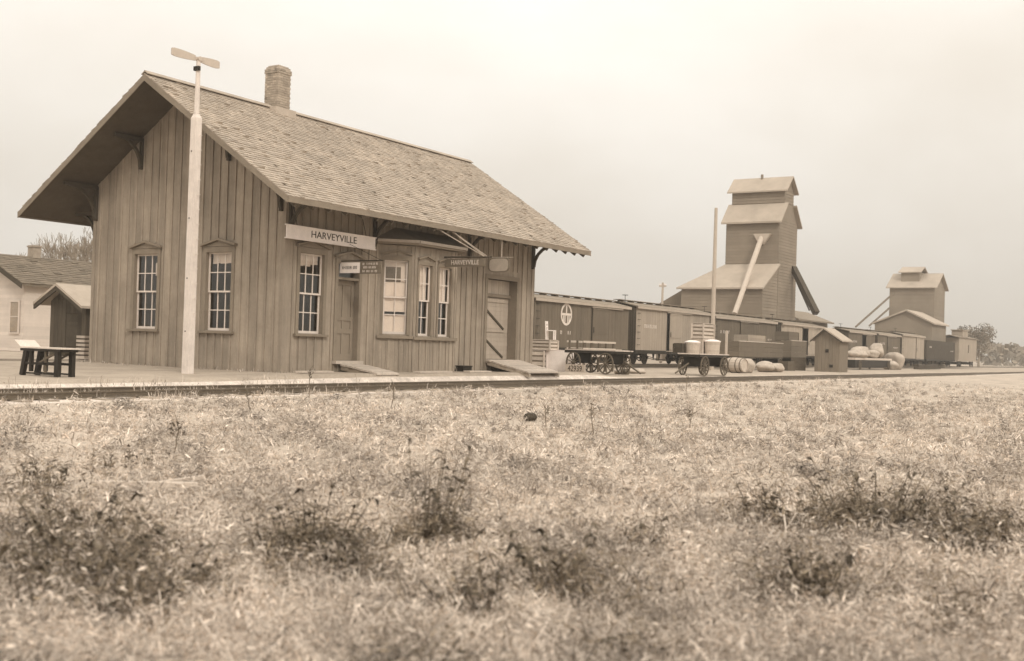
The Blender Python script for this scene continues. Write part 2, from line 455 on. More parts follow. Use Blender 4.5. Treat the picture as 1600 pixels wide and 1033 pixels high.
def window(place, u0, u1, z0, z1, parent, cols=3, rows=4, hood=True, blind=None, casing=0.13, recess=0.06, sill=True, flat=False, wm='trim', split=None):
    """casing with two sashes, single panes, sill and gabled hood"""
    P = place
    pr = lambda mb, ua, za, ub, zb, d0, d1: mb.prism([P(ua, za, d0), P(ub, za, d0), P(ub, zb, d0), P(ua, zb, d0)], [P(ua, za, d1), P(ub, za, d1), P(ub, zb, d1), P(ua, zb, d1)])
    mb = MB()
    c = casing
    pr(mb, u0 - c, z0 - .02, u0, z1, -.12, .055); pr(mb, u1, z0 - .02, u1 + c, z1, -.12, .055)
    pr(mb, u0 - c, z1, u1 + c, z1 + c * 1.3, -.12, .06)
    w = mb.build('window', M[wm], parent)
    if sill:
        mb = MB(); pr(mb, u0 - c - .07, z0 - .09, u1 + c + .07, z0 - .021, -.1, .14)
        mb.build('sill', M[wm], w)
    if hood:
        mb = MB()
        m = (u0 + u1) / 2; zt = z1 + c * 1.3; hw = (u1 - u0) / 2 + c + .08
        for sgn in (-1, 1):
            a = [(m + sgn * hw, zt + .012), (m, zt + .2), (m, zt + .27), (m + sgn * hw, zt + .085)]
            mb.prism([P(u, z, -.02) for u, z in a], [P(u, z, .16) for u, z in a])
        a = [(m - hw + .12, zt + .012), (m + hw - .12, zt + .012), (m, zt + .19)]
        mb.prism([P(u, z, -.02) for u, z in a], [P(u, z, .075) for u, z in a])
        mb.build('hood', M[wm], w)
    zm = split if split else (z0 + z1) / 2
    for k, (za, zb, dd) in enumerate(((z0, zm + .03, -recess - .045), (zm - .03, z1, -recess))):
        mb = MB()
        st = 0.055; mt = 0.03
        ua, ub = u0 + .004, u1 - .004
        pr(mb, ua, za, ua + st, zb, dd - .04, dd); pr(mb, ub - st, za, ub, zb, dd - .04, dd)
        pr(mb, ua + st, za, ub - st, za + st * (1.4 if k == 0 else .9), dd - .04, dd); pr(mb, ua + st, zb - st * .9, ub - st, zb, dd - .04, dd)
        ia, ib, ja, jb = ua + st, ub - st, za + st * (1.4 if k == 0 else .9), zb - st * .9
        for i in range(1, cols):
            x = ia + (ib - ia) * i / cols
            pr(mb, x - mt / 2, ja, x + mt / 2, jb, dd - .035, dd - .006)
        nr = rows // 2
        for i in range(1, nr):
            z = ja + (jb - ja) * i / nr
            for q in range(cols):
                xa = ia + (ib - ia) * q / cols + (mt / 2 if q else 0); xb = ia + (ib - ia) * (q + 1) / cols - (mt / 2 if q < cols - 1 else 0)
                pr(mb, xa, z - mt / 2, xb, z + mt / 2, dd - .035, dd - .006)
        mb.build('sash', M['sash'], w)
        for q in range(cols):
            for i in range(nr):
                xa = ia + (ib - ia) * q / cols; xb = ia + (ib - ia) * (q + 1) / cols
                ya = ja + (jb - ja) * i / nr; yb = ja + (jb - ja) * (i + 1) / nr
                t = random.uniform(-.004, .004)
                g = MB(); pr(g, xa, ya, xb, yb, dd - .024 + t, dd - .021 + t)
                fix_normals(g.build('pane', M['glass'], w).data)
    if blind:
        za, zb = blind
        mb = MB()
        n = 6
        for i in range(n):
            ua = u0 + .05 + (u1 - u0 - .1) * i / n; ub = u0 + .05 + (u1 - u0 - .1) * (i + 1) / n
            j = random.uniform(-.05, .05) if not flat else 0
            pr(mb, ua, za + j, ub, zb, -recess - .13 - .01 * (i % 2), -recess - .12 - .01 * (i % 2))
        mb.build('blind', M['blind'], w)
    return w

w_ = window(gable, *G_WIN[0], depot)
mb = MB(); mb.box((.18, 5.66, 2.92), (.19, 5.92, 3.34)); mb.build('paper', M['blind'], w_)
window(gable, *G_WIN[1], depot, blind=(3.28, 3.6))
window(front, *F_WIN[0], depot, blind=(3.28, 3.58))

# passenger door
def bx(mb, P, ua, za, ub, zb, d0, d1):
    return mb.prism([P(ua, za, d0), P(ub, za, d0), P(ub, zb, d0), P(ua, zb, d0)], [P(ua, za, d1), P(ub, za, d1), P(ub, zb, d1), P(ua, zb, d1)])
mb = MB()
u0, u1, z0, z1 = P_DOOR
bx(mb, front, u0 - .14, 0.0, u0, z1, -.02, .055); bx(mb, front, u1, 0.0, u1 + .14, z1, -.02, .055); bx(mb, front, u0 - .14, z1, u1 + .14, z1 + .17, -.02, .06)
bx(mb, front, u0, 2.92, u1, 3.0, -.16, .03)
bx(mb, front, u0 - .02, z0 - .2, u0, z1, -.22, -.021); bx(mb, front, u1, z0 - .2, u1 + .02, z1, -.22, -.021)
pd = mb.build('door_frame', M['trim'], depot)
mb = MB(); m = (u0 + u1) / 2; zt = z1 + .17
for sg in (-1, 1):
    a = [(m + sg * .76, zt + .01), (m, zt + .2), (m, zt + .27), (m + sg * .76, zt + .085)]
    mb.prism([front(u, z, -.02) for u, z in a], [front(u, z, .16) for u, z in a])
mb.build('hood', M['trim'], pd)
mb = MB(); bx(mb, front, u0 - .16, z0 - .1, u1 + .16, z0, -.2, .2); mb.build('doorstep', M['plank'], pd)
mb = MB(); bx(mb, front, u0 + .02, 3.01, u1 - .02, z1 - .01, -.15, -.13); mb.build('transom_pane', M['glass'], pd)
mb = MB()
bx(mb, front, u0 + .01, z0 + .01, u1 - .01, 2.91, -.215, -.18)
for za, zb in ((z0 + .01, .55), (1.2, 1.36), (1.62, 1.74), (2.76, 2.91)): bx(mb, front, u0 + .14, za, u1 - .14, zb, -.179, -.15)
for ua, ub in ((u0 + .01, u0 + .14), (u1 - .14, u1 - .01)): bx(mb, front, ua, z0 + .01, ub, 2.91, -.179, -.15)
for za, zb in ((.55, 1.2), (1.36, 1.62), (1.74, 2.76)): bx(mb, front, m - .05, za, m + .05, zb, -.179, -.155)
dr = mb.build('passenger_door', M['door'], depot)
mb = MB(); mb.tube(front(u0 + .1, 1.48, -.15), front(u0 + .1, 1.48, -.09), .03); mb.build('door_knob', M['iron'], dr)

# freight door
u0, u1, z0, z1 = F_DOOR
mb = MB()
bx(mb, front, u0 - .16, 0.0, u0, z1, -.02, .055); bx(mb, front, u1, 0.0, u1 + .16, z1, -.02, .055); bx(mb, front, u0 - .16, z1, u1 + .16, z1 + .17, -.02, .06)
bx(mb, front, u0 - .03, 0.0, u0, z1, -.4, -.021); bx(mb, front, u1, 0.0, u1 + .03, z1, -.4, -.021)
bx(mb, front, u0, 2.86, u1, 2.98, -.36, -.24)
ff = mb.build('freight_door_frame', M['trim'], depot)
mb = MB(); bx(mb, front, u0, z0 - .12, u1, z0, -.4, .15); mb.build('threshold', M['plank'], ff)
n = 8
for i in range(n):
    ua = u0 + (u1 - u0) * i / n; ub = u0 + (u1 - u0) * (i + 1) / n
    mb = MB(); bx(mb, front, ua + .004, 2.99, ub - .004, z1, -.34, -.315 + random.uniform(-.004, .004)); mb.build('transom_board', M['freight'], ff)
fd = MB(); bx(fd, front, u0 + .01, z0 + .01, u1 - .01, 2.85, -.39, -.365); fd = fd.build('freight_door', M['freight'], depot)
n = 14
for i in range(n):
    za = z0 + .02 + (2.83 - z0 - .02) * i / n; zb = z0 + .02 + (2.83 - z0 - .02) * (i + 1) / n
    mb = MB(); bx(mb, front, u0 + .015, za + .004, u1 - .015, zb - .004, -.364, -.345 + random.uniform(-.005, .005)); mb.build('door_board', M['freight'], fd)
for za, zb in ((2.66, 2.8), (1.5, 1.58)):
    mb = MB(); bx(mb, front, u0 + .1, za, u1 - .3, zb, -.338, -.31); mb.build('door_rail', M['freight'], fd)
for za, zb in ((2.55, 1.62), (1.38, .5)):
    mb = MB(); mb.bar(front(u0 + .15, za, -.325), front(u1 - .35, zb, -.325), .03, .09, up=(0, 0, 1)); mb.build('door_brace', M['darkwood'], fd)

# bay window
bd = 0.81
A0, A1, B0, B1 = Vector((4.47, 0, 0)), Vector((5.28, -bd, 0)), Vector((7.76, -bd, 0)), Vector((8.57, 0, 0))
BT = 4.22
mb = MB()
mb.prism([(4.5, -.0, -.1), (5.3, -bd + .05, -.1), (7.74, -bd + .05, -.1), (8.54, -.0, -.1)], [(4.5, -.0, .05), (5.3, -bd + .05, .05), (7.74, -bd + .05, .05), (8.54, -.0, .05)])
mb.prism([(4.5, -.0, BT - .05), (5.3, -bd + .05, BT - .05), (7.74, -bd + .05, BT - .05), (8.54, -.0, BT - .05)], [(4.5, -.0, BT), (5.3, -bd + .05, BT), (7.74, -bd + .05, BT), (8.54, -.0, BT)])
bay = mb.build('bay', M['board'], depot)
def face(a, b):
    d = (b - a).normalized(); nrm = Vector((d.y, -d.x, 0))
    return (lambda u, z, dd: tuple(a + d * u + nrm * dd + Vector((0, 0, z)))), (b - a).length
PA, LA = face(A0, A1); PB, LB = face(A1, B0); PC, LC = face(B0, B1)
wa = [(.17, LA - .17, 1.25, 3.72)]
wb = [(.30, 1.02, 1.22, 3.62), (1.44, 2.16, 1.22, 3.62)]
boarded(PA, .0, LA, .3, lambda u: BT, -.05, wa, bay, batten=False)
boarded(PB, .0, LB, .31, lambda u: BT, -.05, wb, bay, batten=False)
boarded(PC, .0, LC, .3, lambda u: BT, -.05, wa, bay, batten=False)
for P, Ln, js in ((PA, LA, (.03, .4, .78, LA - .03)), (PB, LB, (.06, .45, .82, 1.24, 1.62, 2.0, LB - .06)), (PC, LC, (.03, LC - .03))):
    for j in js:
        top = 1.1 if .1 < j < Ln - .1 and abs(j - 1.24) > .05 else BT
        mb = MB(); bx(mb, P, j - .04, -.05, j + .04, 1.1 if top < 2 else BT, .02, .055); mb.build('batten', M['board'], bay)
mb = MB()
bx(mb, PA, -.02, 1.1, LA + .05, 1.2, .02, .14); bx(mb, PB, .0, 1.08, LB + .0, 1.18, .02, .14); bx(mb, PC, .02, 1.09, LC, 1.19, .02, .13)
mb.build('bay_sill', M['trim'], bay)
w_ = window(PA, *wa[0], depot, cols=2, hood=False, casing=.12, sill=False, blind=(2.0, 3.68), recess=.05, flat=True)  # white blind and gap below imitate sky and horizon mirrored in the panes
mb = MB(); bx(mb, PA, wa[0][0] + .05, 1.28, wa[0][1] - .05, 1.9, -.17, -.16); mb.build('sky_reflection_sheet', M['blind'], w_)  # pale sheet painting in the sky reflection of the lower panes
mb = MB(); bx(mb, PA, wa[0][0] + .06, 3.0, wa[0][0] + .58, 3.5, -.165, -.158); mb.build('notice', M['signdark'], w_)
window(PB, *wb[0], depot, cols=2, hood=False, casing=.10, sill=False, blind=(2.42, 3.6), recess=.05, flat=True)
window(PB, *wb[1], depot, cols=2, hood=False, casing=.10, sill=False, blind=(2.42, 3.6), recess=.05, flat=True)
window(PC, *wa[0], depot, cols=2, hood=False, casing=.12, sill=False, recess=.05)
# small pediments over the bay windows
for P, ws in ((PA, wa), (PB, wb)):
    for w in ws:
        m = (w[0] + w[1]) / 2; hw = (w[1] - w[0]) / 2 + .12; zt = w[3] + .16
        mb = MB()
        for sg in (-1, 1):
            a = [(m + sg * hw, zt + .005), (m, zt + .13), (m, zt + .19), (m + sg * hw, zt + .07)]
            mb.prism([P(u, z, .02) for u, z in a], [P(u, z, .12) for u, z in a])
        mb.build('hood', M['trim'], bay)
# bay roof
ov = .33
e = [Vector((4.47 - ov * 1.2, -.056, 0)), Vector((5.28 - ov * .42, -bd - ov, 0)), Vector((7.76 + ov * .42, -bd - ov, 0)), Vector((8.57 + ov * 1.2, -.056, 0))]
t = [Vector((4.55, -.056, 0)), Vector((5.2, -.06, 0)), Vector((7.84, -.06, 0)), Vector((8.49, -.056, 0))]
zl = lambda v, z: (v.x, v.y, z)
mb = MB()
mb.prism([zl(p, 4.24) for p in e], [zl(p, 4.37) for p in e])
mb.add([zl(p, 4.371) for p in e] + [zl(p, 4.86) for p in t], [(0, 1, 5, 4), (1, 2, 6, 5), (2, 3, 7, 6)])
br = mb.build('bay_roof', M['trim'], depot)
mb = MB()
for k in range(3):
    a, b = e[k], e[k + 1]; d = (b - a).normalized(); nn = Vector((d.y, -d.x, 0))
    mb.prism([zl(a, 4.30), zl(b, 4.30), zl(b, 4.39), zl(a, 4.39)], [zl(a + nn * .05, 4.30), zl(b + nn * .05, 4.30), zl(b + nn * .05, 4.39), zl(a + nn * .05, 4.39)])
mb.build('bay_cornice', M['plank'], br)

# roof
X0, X1 = -1.746, 15.99
YE, ZE = -1.739, 4.99
roof_mb = MB()
def slope(sgn):
    f = lambda y: YR + sgn * (YR - y)
    top = [(X0, f(YE), ZE), (X1, f(YE), ZE), (X1, YR, ZR), (X0, YR, ZR)]
    return top
for sgn in (-1, 1):
    tp = slope(sgn)
    dn = [(x, y, z - .16) for x, y, z in tp]
    tp = [(x, y, z - .03) for x, y, z in tp]
    roof_mb.prism(dn if sgn < 0 else dn[::-1], tp if sgn < 0 else tp[::-1])
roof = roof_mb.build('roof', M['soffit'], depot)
fix_normals(roof.data)
def shingles(xa, xb, ya, za, yb, zb, expo, wlo, whi, name, m, parent, th=.016):
    """overlapping courses from (ya,za) at the eave to (yb,zb) at the ridge, along x"""
    mb = MB()
    ln = math.hypot(yb - ya, zb - za); ty, tz = (yb - ya) / ln, (zb - za) / ln
    ny, nz = (-tz, ty) if ty > 0 else (tz, -ty)
    n = int(ln / expo)
    for c in range(n + 1):
        s0 = c * expo - .03; s1 = min(s0 + expo * 1.25, ln)
        x = xa - random.uniform(0, .05)
        while x < xb:
            w = random.uniform(wlo, whi)
            x2 = min(x + w, xb + .03)
            if random.random() < .006 and c > 1: x = x2; continue
            h = th + random.uniform(0, th * .9); sj = s0 + random.uniform(-.015, .015); lift = random.uniform(0, .006) if random.random() > .03 else random.uniform(.02, .045)
            sh = random.gauss(1.0, .08)
            P = lambda xx, ss, hh: (xx, ya + ty * ss + ny * hh, za + tz * ss + nz * hh)
            g = .004
            mb.add([P(x + g, sj, -.02), P(x2 - g, sj, -.02), P(x + g, sj, h + lift), P(x2 - g, sj, h + lift), P(x + g, s1, .0), P(x2 - g, s1, .0)],
                   [(0, 1, 3, 2), (2, 3, 5, 4), (0, 2, 4), (1, 5, 3)], max(.6, sh))
            x = x2
    return mb.build(name, m, parent, 'stuff')
shingles(X0, X1, YE, ZE - .02, YR, ZR - .02, .16, .1, .22, 'shingles', M['shingle'], roof)
shingles(X0, X1, 2 * YR - YE, ZE - .02, YR, ZR - .02, .16, .1, .22, 'shingles', M['shingle'], roof)
mb = MB()
mb.bar((X0 - .02, YR - .07, ZR + .02), (X1 + .02, YR - .07, ZR + .02), .2, .025, up=(0, -RS, 1)); mb.bar((X0 - .02, YR + .07, ZR + .02), (X1 + .02, YR + .07, ZR + .02), .2, .025, up=(0, RS, 1))
mb.build('ridge_cap', M['shingle'], roof)
for sgn in (-1, 1):
    y = YE if sgn < 0 else 2 * YR - YE
    mb = MB(); mb.box((X0, y - .02, ZE - .2), (X1, y + .02, ZE - .03)); mb.build('fascia', M['trim'], roof)
    for x in (X0 - .03, X1 + .002):
        mb = MB()
        a = [(x, y, ZE - .22), (x, YR, ZR - .24), (x, YR, ZR - .03), (x, y, ZE - .03)]
        mb.prism(a, [(px + .028, py, pz) for px, py, pz in a]); rb = mb.build('rake_board', M['trim'], roof)
        fix_normals(rb.data)
# exposed rafter tails and lookouts below the overhang
for i in range(24):
    x = X0 + .35 + i * .735
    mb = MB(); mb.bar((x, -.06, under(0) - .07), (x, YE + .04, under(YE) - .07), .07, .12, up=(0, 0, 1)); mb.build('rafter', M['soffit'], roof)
# knee brackets
def bracket(p, out, parent, size=1.1):
    p = Vector(p); o = Vector(out)
    mb = MB()
    mb.bar(p + o * .05 + Vector((0, 0, -size)), p + o * .05, .11, .1, up=o)
    mb.bar(p + o * .02 + Vector((0, 0, -.02)), p + o * size * 1.15 + Vector((0, 0, -.02)), .11, .12)
    n = 5
    pts = []
    for i in range(n + 1):
        a = PI / 2 * i / n
        pts.append(p + o * (size * (1 - math.cos(a)) * .95 + .08) + Vector((0, 0, -size * .92 + size * .88 * math.sin(a))))
    for a, b in zip(pts[:-1], pts[1:]): mb.bar(a, b, .1, .1)
    return mb.build('bracket', M['bracket'], parent)
for y in (0.12, 2.43, 6.5, 8.75): bracket((-.03, y, under(y) - .08), (-1, 0, 0), depot, 1.0 if .5 < y < 8 else 1.15)
for x in (0.12, 4.1, 9.6, 14.2): bracket((x, -.03, 5.1), (0, -1, 0), depot, .98)
bracket((.1, W + .03, 5.1), (0, 1, 0), depot, .98)

# chimney
cx, cyy = 3.98, YR
mb = MB(); mb.box((cx - .30, cyy - .30, 8.3), (cx + .30, cyy + .30, 10.45)); mb.box((cx - .5, cyy - .44, 8.5), (cx + .5, cyy + .44, 9.02))
ch = mb.build('chimney', M['mortar'], roof)
mb = MB()
for c in range(21):
    z = 8.75 + c * .083
    ex = .02 if c in (18, 19) else (-.02 if c == 20 else 0)
    s = .315 + ex
    for k in range(4):
        off = .12 * (c % 2)
        u = -s - off
        while u < s - .02:
            a, b = max(u, -s) + .006, min(u + .24, s) - .006
            u += .24
            if b - a < .03: continue
            q = {0: ((cx + a, cyy - s), (cx + b, cyy - s + .1)), 1: ((cx + a, cyy + s - .1), (cx + b, cyy + s)),
                 2: ((cx - s, cyy + a * .67), (cx - s + .1, cyy + b * .67)), 3: ((cx + s - .1, cyy + a * .67), (cx + s, cyy + b * .67))}[k]
            j = random.uniform(0, .006)
            mb.box((q[0][0] - j, q[0][1] - j, z), (q[1][0] + j, q[1][1] + j, z + .072), random.gauss(1, .14))
ob = mb.build('bricks', M['brick'], roof, 'stuff')
mb = MB(); mb.box((cx - .25, cyy - .25, 10.44), (cx + .25, cyy + .25, 10.53)); mb.build('chimney_cap', M['mortar'], roof)

# signs on and beside the depot
sg = thing('name_board', 'long white station name board under the eave lettered HARVEYVILLE', 'sign', (1.72, -.36, 4.165))
mb = MB(); mb.box((-2.05, -.02, -.18), (2.05, .02, .18)); brd = mb.build('board', M['white'], sg)
mb = MB(); mb.box((-2.1, -.035, .181), (2.1, .03, .21)); mb.box((-2.1, -.035, -.21), (2.1, .03, -.181)); mb.build('board_frame', M['white'], sg)
text('lettering', 'HARVEYVILLE', .30, sg, basis((0.05, -.024, 0), (1, 0, 0), (0, 0, 1)), M['ink'], 1.18)
mb = MB()
for x in (-1.6, 1.6): mb.bar((x, .02, 0), (x, .31, 0), .05, .05); mb.bar((x, .0, .2), (x, .2, .85), .015, .015)
mb.build('hanger', M['iron'], sg)

def scribble(P, u0, u1, z, h, d, n, parent, m):
    """a line of worn lettering too faded to read"""
    mb = MB(); w = (u1 - u0) / n
    for i in range(n):
        if random.random() < .12: continue
        a = u0 + i * w
        for k in range(random.choice((1, 2, 2))):
            x = a + w * (.15 + .45 * k); t = random.uniform(-.12, .12) * w
            q = [(x, z - h / 2), (x + w * .17, z - h / 2), (x + w * .17 + t, z + h / 2), (x + t, z + h / 2)]
            mb.prism([P(u, v, d) for u, v in q], [P(u, v, d + .004) for u, v in q])
        if random.random() < .6:
            zz = z + random.choice((-.4, 0, .4)) * h
            bx(mb, P, a + w * .15, zz - h * .08, a + w * .8, zz + h * .08, d, d + .005)
    o = mb.build('lettering', m, parent, 'stuff'); fix_normals(o.data); return o
side = lambda u, z, d: (-d, -u, z)              # a board standing across the track, read from the left
sg = thing('telegraph_sign', 'white and brown double sign board hung crosswise over the passenger door', 'sign', (2.5, 0, 3.28))
mb = MB(); mb.box((-.02, -.84, -.16), (.02, -.02, .17)); mb.build('white_panel', M['white'], sg)
mb = MB(); mb.box((-.02, -1.70, -.19), (.02, -.85, .20)); mb.build('brown_panel', M['signdark'], sg)
scribble(side, .12, .74, 0.01, .1, .022, 10, sg, M['ink'])
for z, a, b in ((.12, .95, 1.6), (.01, .98, 1.5), (-.11, .95, 1.55)): scribble(side, a, b, z, .07, .022, 12, sg, M['paleink'])
mb = MB(); mb.bar((0, 0.0, .22), (0, -1.75, .22), .03, .03); mb.bar((0, -1.7, .22), (0, -.03, .9), .012, .012); mb.build('hanger', M['iron'], sg)

sg = thing('hanging_name_sign', 'narrow brown HARVEYVILLE board with pale letters hung crosswise from an iron bar past the bay', 'sign', (7.0, -.81, 3.8))
mb = MB(); mb.box((-.02, -1.74, -.15), (.02, -.08, .13)); mb.build('board', M['signdark'], sg)
text('lettering', 'HARVEYVILLE', .225, sg, basis((-.024, -.91, -.01), (0, -1, 0), (0, 0, 1)), M['paleink'], .86)
mb = MB(); mb.tube((0, .02, .19), (0, -2.0, .17), .028); mb.build('bar', M['bracket'], sg)
mb = MB()
for y in (-.3, -1.5): mb.tube((0, y, .18), (0, y, .12), .01, n=6)
mb.build('link', M['iron'], sg)
mb = MB()
mb.tube((-.05, -1.72, .19), (-1.9, -.55, 1.22), .014, n=6); mb.tube((0.03, -1.72, .19), (-.6, -.3, 1.28), .014, n=6); mb.tube((0.03, -1.8, .19), (-.95, -.5, 1.28), .012, n=6)
mb.build('stay_rod', M['rod'], sg)

sg = thing('oval_sign', 'small faded rounded sign hanging on a rod under the eave near the freight door', 'sign', (9.4, -1.55, 3.9))
n = 24; pl = []
for i in range(n):
    a = 2 * PI * i / n; c, s = math.cos(a), math.sin(a)
    pl.append((.40 * math.copysign(abs(c) ** .5, c), .23 * math.copysign(abs(s) ** .5, s)))
mb = MB(); mb.prism([(.03, -u, z) for u, z in pl], [(-.03, -u, z) for u, z in pl]); o = mb.build('plate', M['oval'], sg); fix_normals(o.data)
p2 = [(u * 1.12, z * 1.16) for u, z in pl]
mb = MB(); mb.prism([(.028, -u, z) for u, z in p2], [(-.022, -u, z) for u, z in p2]); o = mb.build('rim', M['signdark'], sg); fix_normals(o.data)
mb = MB(); mb.tube((0, -.1, .25), (0, -.1, .98), .02, n=6); mb.tube((0, .3, .27), (0, -.6, .27), .016, n=6); mb.build('rod', M['rod'], sg)

# order board mast in front of the gable
ms = thing('train_order_mast', 'tall white painted square mast with two paddle blades at its top', 'signal mast', (-2.767, .914, 0))
mb = MB()
a = .118; b = .108
mb.prism([(-a, -a, -.3), (a, -a, -.3), (a, a, -.3), (-a, a, -.3)], [(-b, -b, 7.15), (b, -b, 7.15), (b, b, 7.15), (-b, b, 7.15)])
mb.prism([(-b, -b, 7.151), (b, -b, 7.151), (b, b, 7.151), (-b, b, 7.151)], [(-.05, -.05, 7.3), (.05, -.05, 7.3), (.05, .05, 7.3), (-.05, .05, 7.3)])
mb.build('post', M['mast'], ms)
for z in (1.1, 2.6, 4.3, 6.2):
    mb = MB(); mb.tube((-.135, .02, z), (-.115, .02, z), .018, n=6); mb.build('bolt', M['iron'], ms)
for z in [1.6 + .42 * i for i in range(13)]:
    mb = MB(); mb.tube((.02, -.13, z), (.02, -.24, z + .01), .009, n=5); mb.build('step_iron', M['mast'], ms)
mb = MB(); mb.tube((0, 0, 7.28), (0, 0, 8.8), .075, .06); mb.build('rod', M['mast'], ms)
for sgn, l0, l1 in ((-1, .12, .97), (1, .06, .78)):
    n = 9; up = []; dn = []
    for i in range(n + 1):
        t = i / n; x = sgn * (l0 + (l1 - l0) * t)
        h = .075 + .04 * math.sin(min(1, t * 1.35) * PI / 2) * (1 if t < .8 else math.sqrt(max(0, 1 - ((t - .8) / .22) ** 2)))
        up.append((x, h)); dn.append((x, -h))
    pl = up + dn[::-1]
    mb = MB(); mb.prism([(x, -.02, 8.84 + z) for x, z in pl], [(x, .02, 8.84 + z) for x, z in pl]); o = mb.build('blade', M['blade'], ms); fix_normals(o.data)
mb = MB(); mb.tube((0, -.08, 8.84), (0, .06, 8.84), .07); mb.bar((-.14, 0, 8.84), (.14, 0, 8.84), .05, .08); mb.build('hub', M['blade'], ms)
mb = MB(); mb.box((-.09, -.1, 8.5), (.0, .1, 8.62)); mb.build('lamp_bracket', M['iron'], ms)

# ramps and loose planks before the doors
def ramp(name, label, xa, xb, ya, za, yb, zb, n, sm='darkwood'):
    t = thing(name, label, 'ramp', ((xa + xb) / 2, (ya + yb) / 2, 0))
    ox, oy = (xa + xb) / 2, (ya + yb) / 2
    for x in (xa + .08, xb - .08):
        mb = MB()
        q = [(x - .05 - ox, ya - oy, za - .2), (x - .05 - ox, yb - oy, zb - .2), (x - .05 - ox, yb - oy, zb - .06), (x - .05 - ox, ya - oy, za - .06)]
        mb.prism(q, [(p[0] + .1, p[1], p[2]) for p in q])
        o = mb.build('stringer', M[sm], t); fix_normals(o.data)
    for i in range(n):
        f0, f1 = i / n, (i + 1) / n
        y0, y1 = ya + (yb - ya) * f0 - oy, ya + (yb - ya) * f1 - oy
        z0, z1 = za + (zb - za) * f0, za + (zb - za) * f1
        j = random.uniform(-.01, .012); e = random.uniform(-.03, .03)
        mb = MB()
        g = .008
        mb.prism([(xa - ox + e, y0 - g, z0 - .055 + j), (xb - ox + e, y0 - g, z0 - .055 + j), (xb - ox + e, y1 + g, z1 - .055 + j), (xa - ox + e, y1 + g, z1 - .055 + j)],
                 [(xa - ox + e, y0 - g, z0 + j), (xb - ox + e, y0 - g, z0 + j), (xb - ox + e, y1 + g, z1 + j), (xa - ox + e, y1 + g, z1 + j)])
        o = mb.build('plank', M['plank'], t); fix_normals(o.data)
    return t
ramp('freight_ramp', 'pale plank ramp sloping down from the freight door to the track', 10.9, 13.2, -.16, .42, -2.05, .02, 10, 'tie')
ramp('door_ramp', 'low plank ramp sloping from the passenger door toward the track', 2.42, 3.5, -.22, .24, -1.75, .0, 8, 'trim')
for (x, y, l, rz, lab) in ((.9, -.55, 1.5, .05, 'pale plank lying on the ground by the depot corner'), (6.0, -1.25, 2.2, .12, 'weathered plank lying beside the bay window'), (8.9, -1.1, 1.3, -.05, 'short plank lying below the narrow hanging name sign')):
    mb = MB(); mb.box((-l / 2, -.14, 0), (l / 2, .14, .05)); o = mb.build('plank', M['plank']); o.location = (x, y, float(gz(x, y)) + .01); o.rotation_euler = (0.02, 0, rz); tag(o, lab, 'plank')
mb = MB(); mb.box((-.28, -.16, 0), (.28, .16, .16)); mb.box((-.3, -.18, .16), (.3, .18, .2)); o = mb.build('tool_box', M['iron']); o.location = (9.1, -.35, 0.0); tag(o, 'small black box on the ground against the depot wall', 'box')

# ------------------------------------------------------------------ railway track
def make_track(name, label, yc, zr, xa, xb, ties):
    t = thing(name, label, 'railway track', (0, yc, zr))
    for s in (-1, 1):
        prof = [(-.065, -.13), (.065, -.13), (.065, -.115), (.012, -.10), (.012, -.035), (.034, -.03), (.034, 0), (-.034, 0), (-.034, -.03), (-.012, -.035), (-.012, -.10), (-.065, -.115)]
        mb = MB(); mb.prism([(xa, s * .75 + y, z) for y, z in prof], [(xb, s * .75 + y, z) for y, z in prof])
        o = mb.build('rail', M['rail'], t); fix_normals(o.data)
    mb = MB(); mb.box((-.11, -1.25, -.17), (.11, 1.25, 0)); me = mb.mesh('tie', M['tie'])
    for i in range(ties):
        x = -30 + i * .62 + random.uniform(-.05, .05)
        inst('tie', me, t, (x, random.uniform(-.08, .08), -.131 + random.uniform(-.02, 0)), (0, 0, random.uniform(-.03, .03)))
    return t
make_track('railway_track', 'main track running across the picture between grass field and depot', -3.16, -.25, -60, 600, 190)
make_track('siding_track', 'side track under the row of freight cars behind the depot', 10.35, .0, -10, 600, 0)

# ------------------------------------------------------------------ wheels and freight cars
def spoked(r, spokes=10, th=.06):
    mb = MB()
    mb.ring((0, 0, 0), (0, 1, 0), r - .055, r, th, 22)
    mb.lathe((0, -.1, 0), (0, 1, 0), [(.05, 0), (.075, .03), (.075, .17), (.05, .2)], 10)
    for i in range(spokes):
        a = 2 * PI * i / spokes
        mb.bar((math.cos(a) * .06, 0, math.sin(a) * .06), (math.cos(a) * (r - .05), 0, math.sin(a) * (r - .05)), .035, .035, up=(0, 1, 0))
    return mb.mesh('wheel', M['wheel'])
W_BIG = spoked(.50, 12); W_MID = spoked(.46, 12)
mb = MB(); mb.lathe((0, -.07, 0), (0, 1, 0), [(.42, 0), (.45, .02), (.42, .1), (.25, .09), (.15, .13)], 18); W_CAR = mb.mesh('wheel', M['iron'])

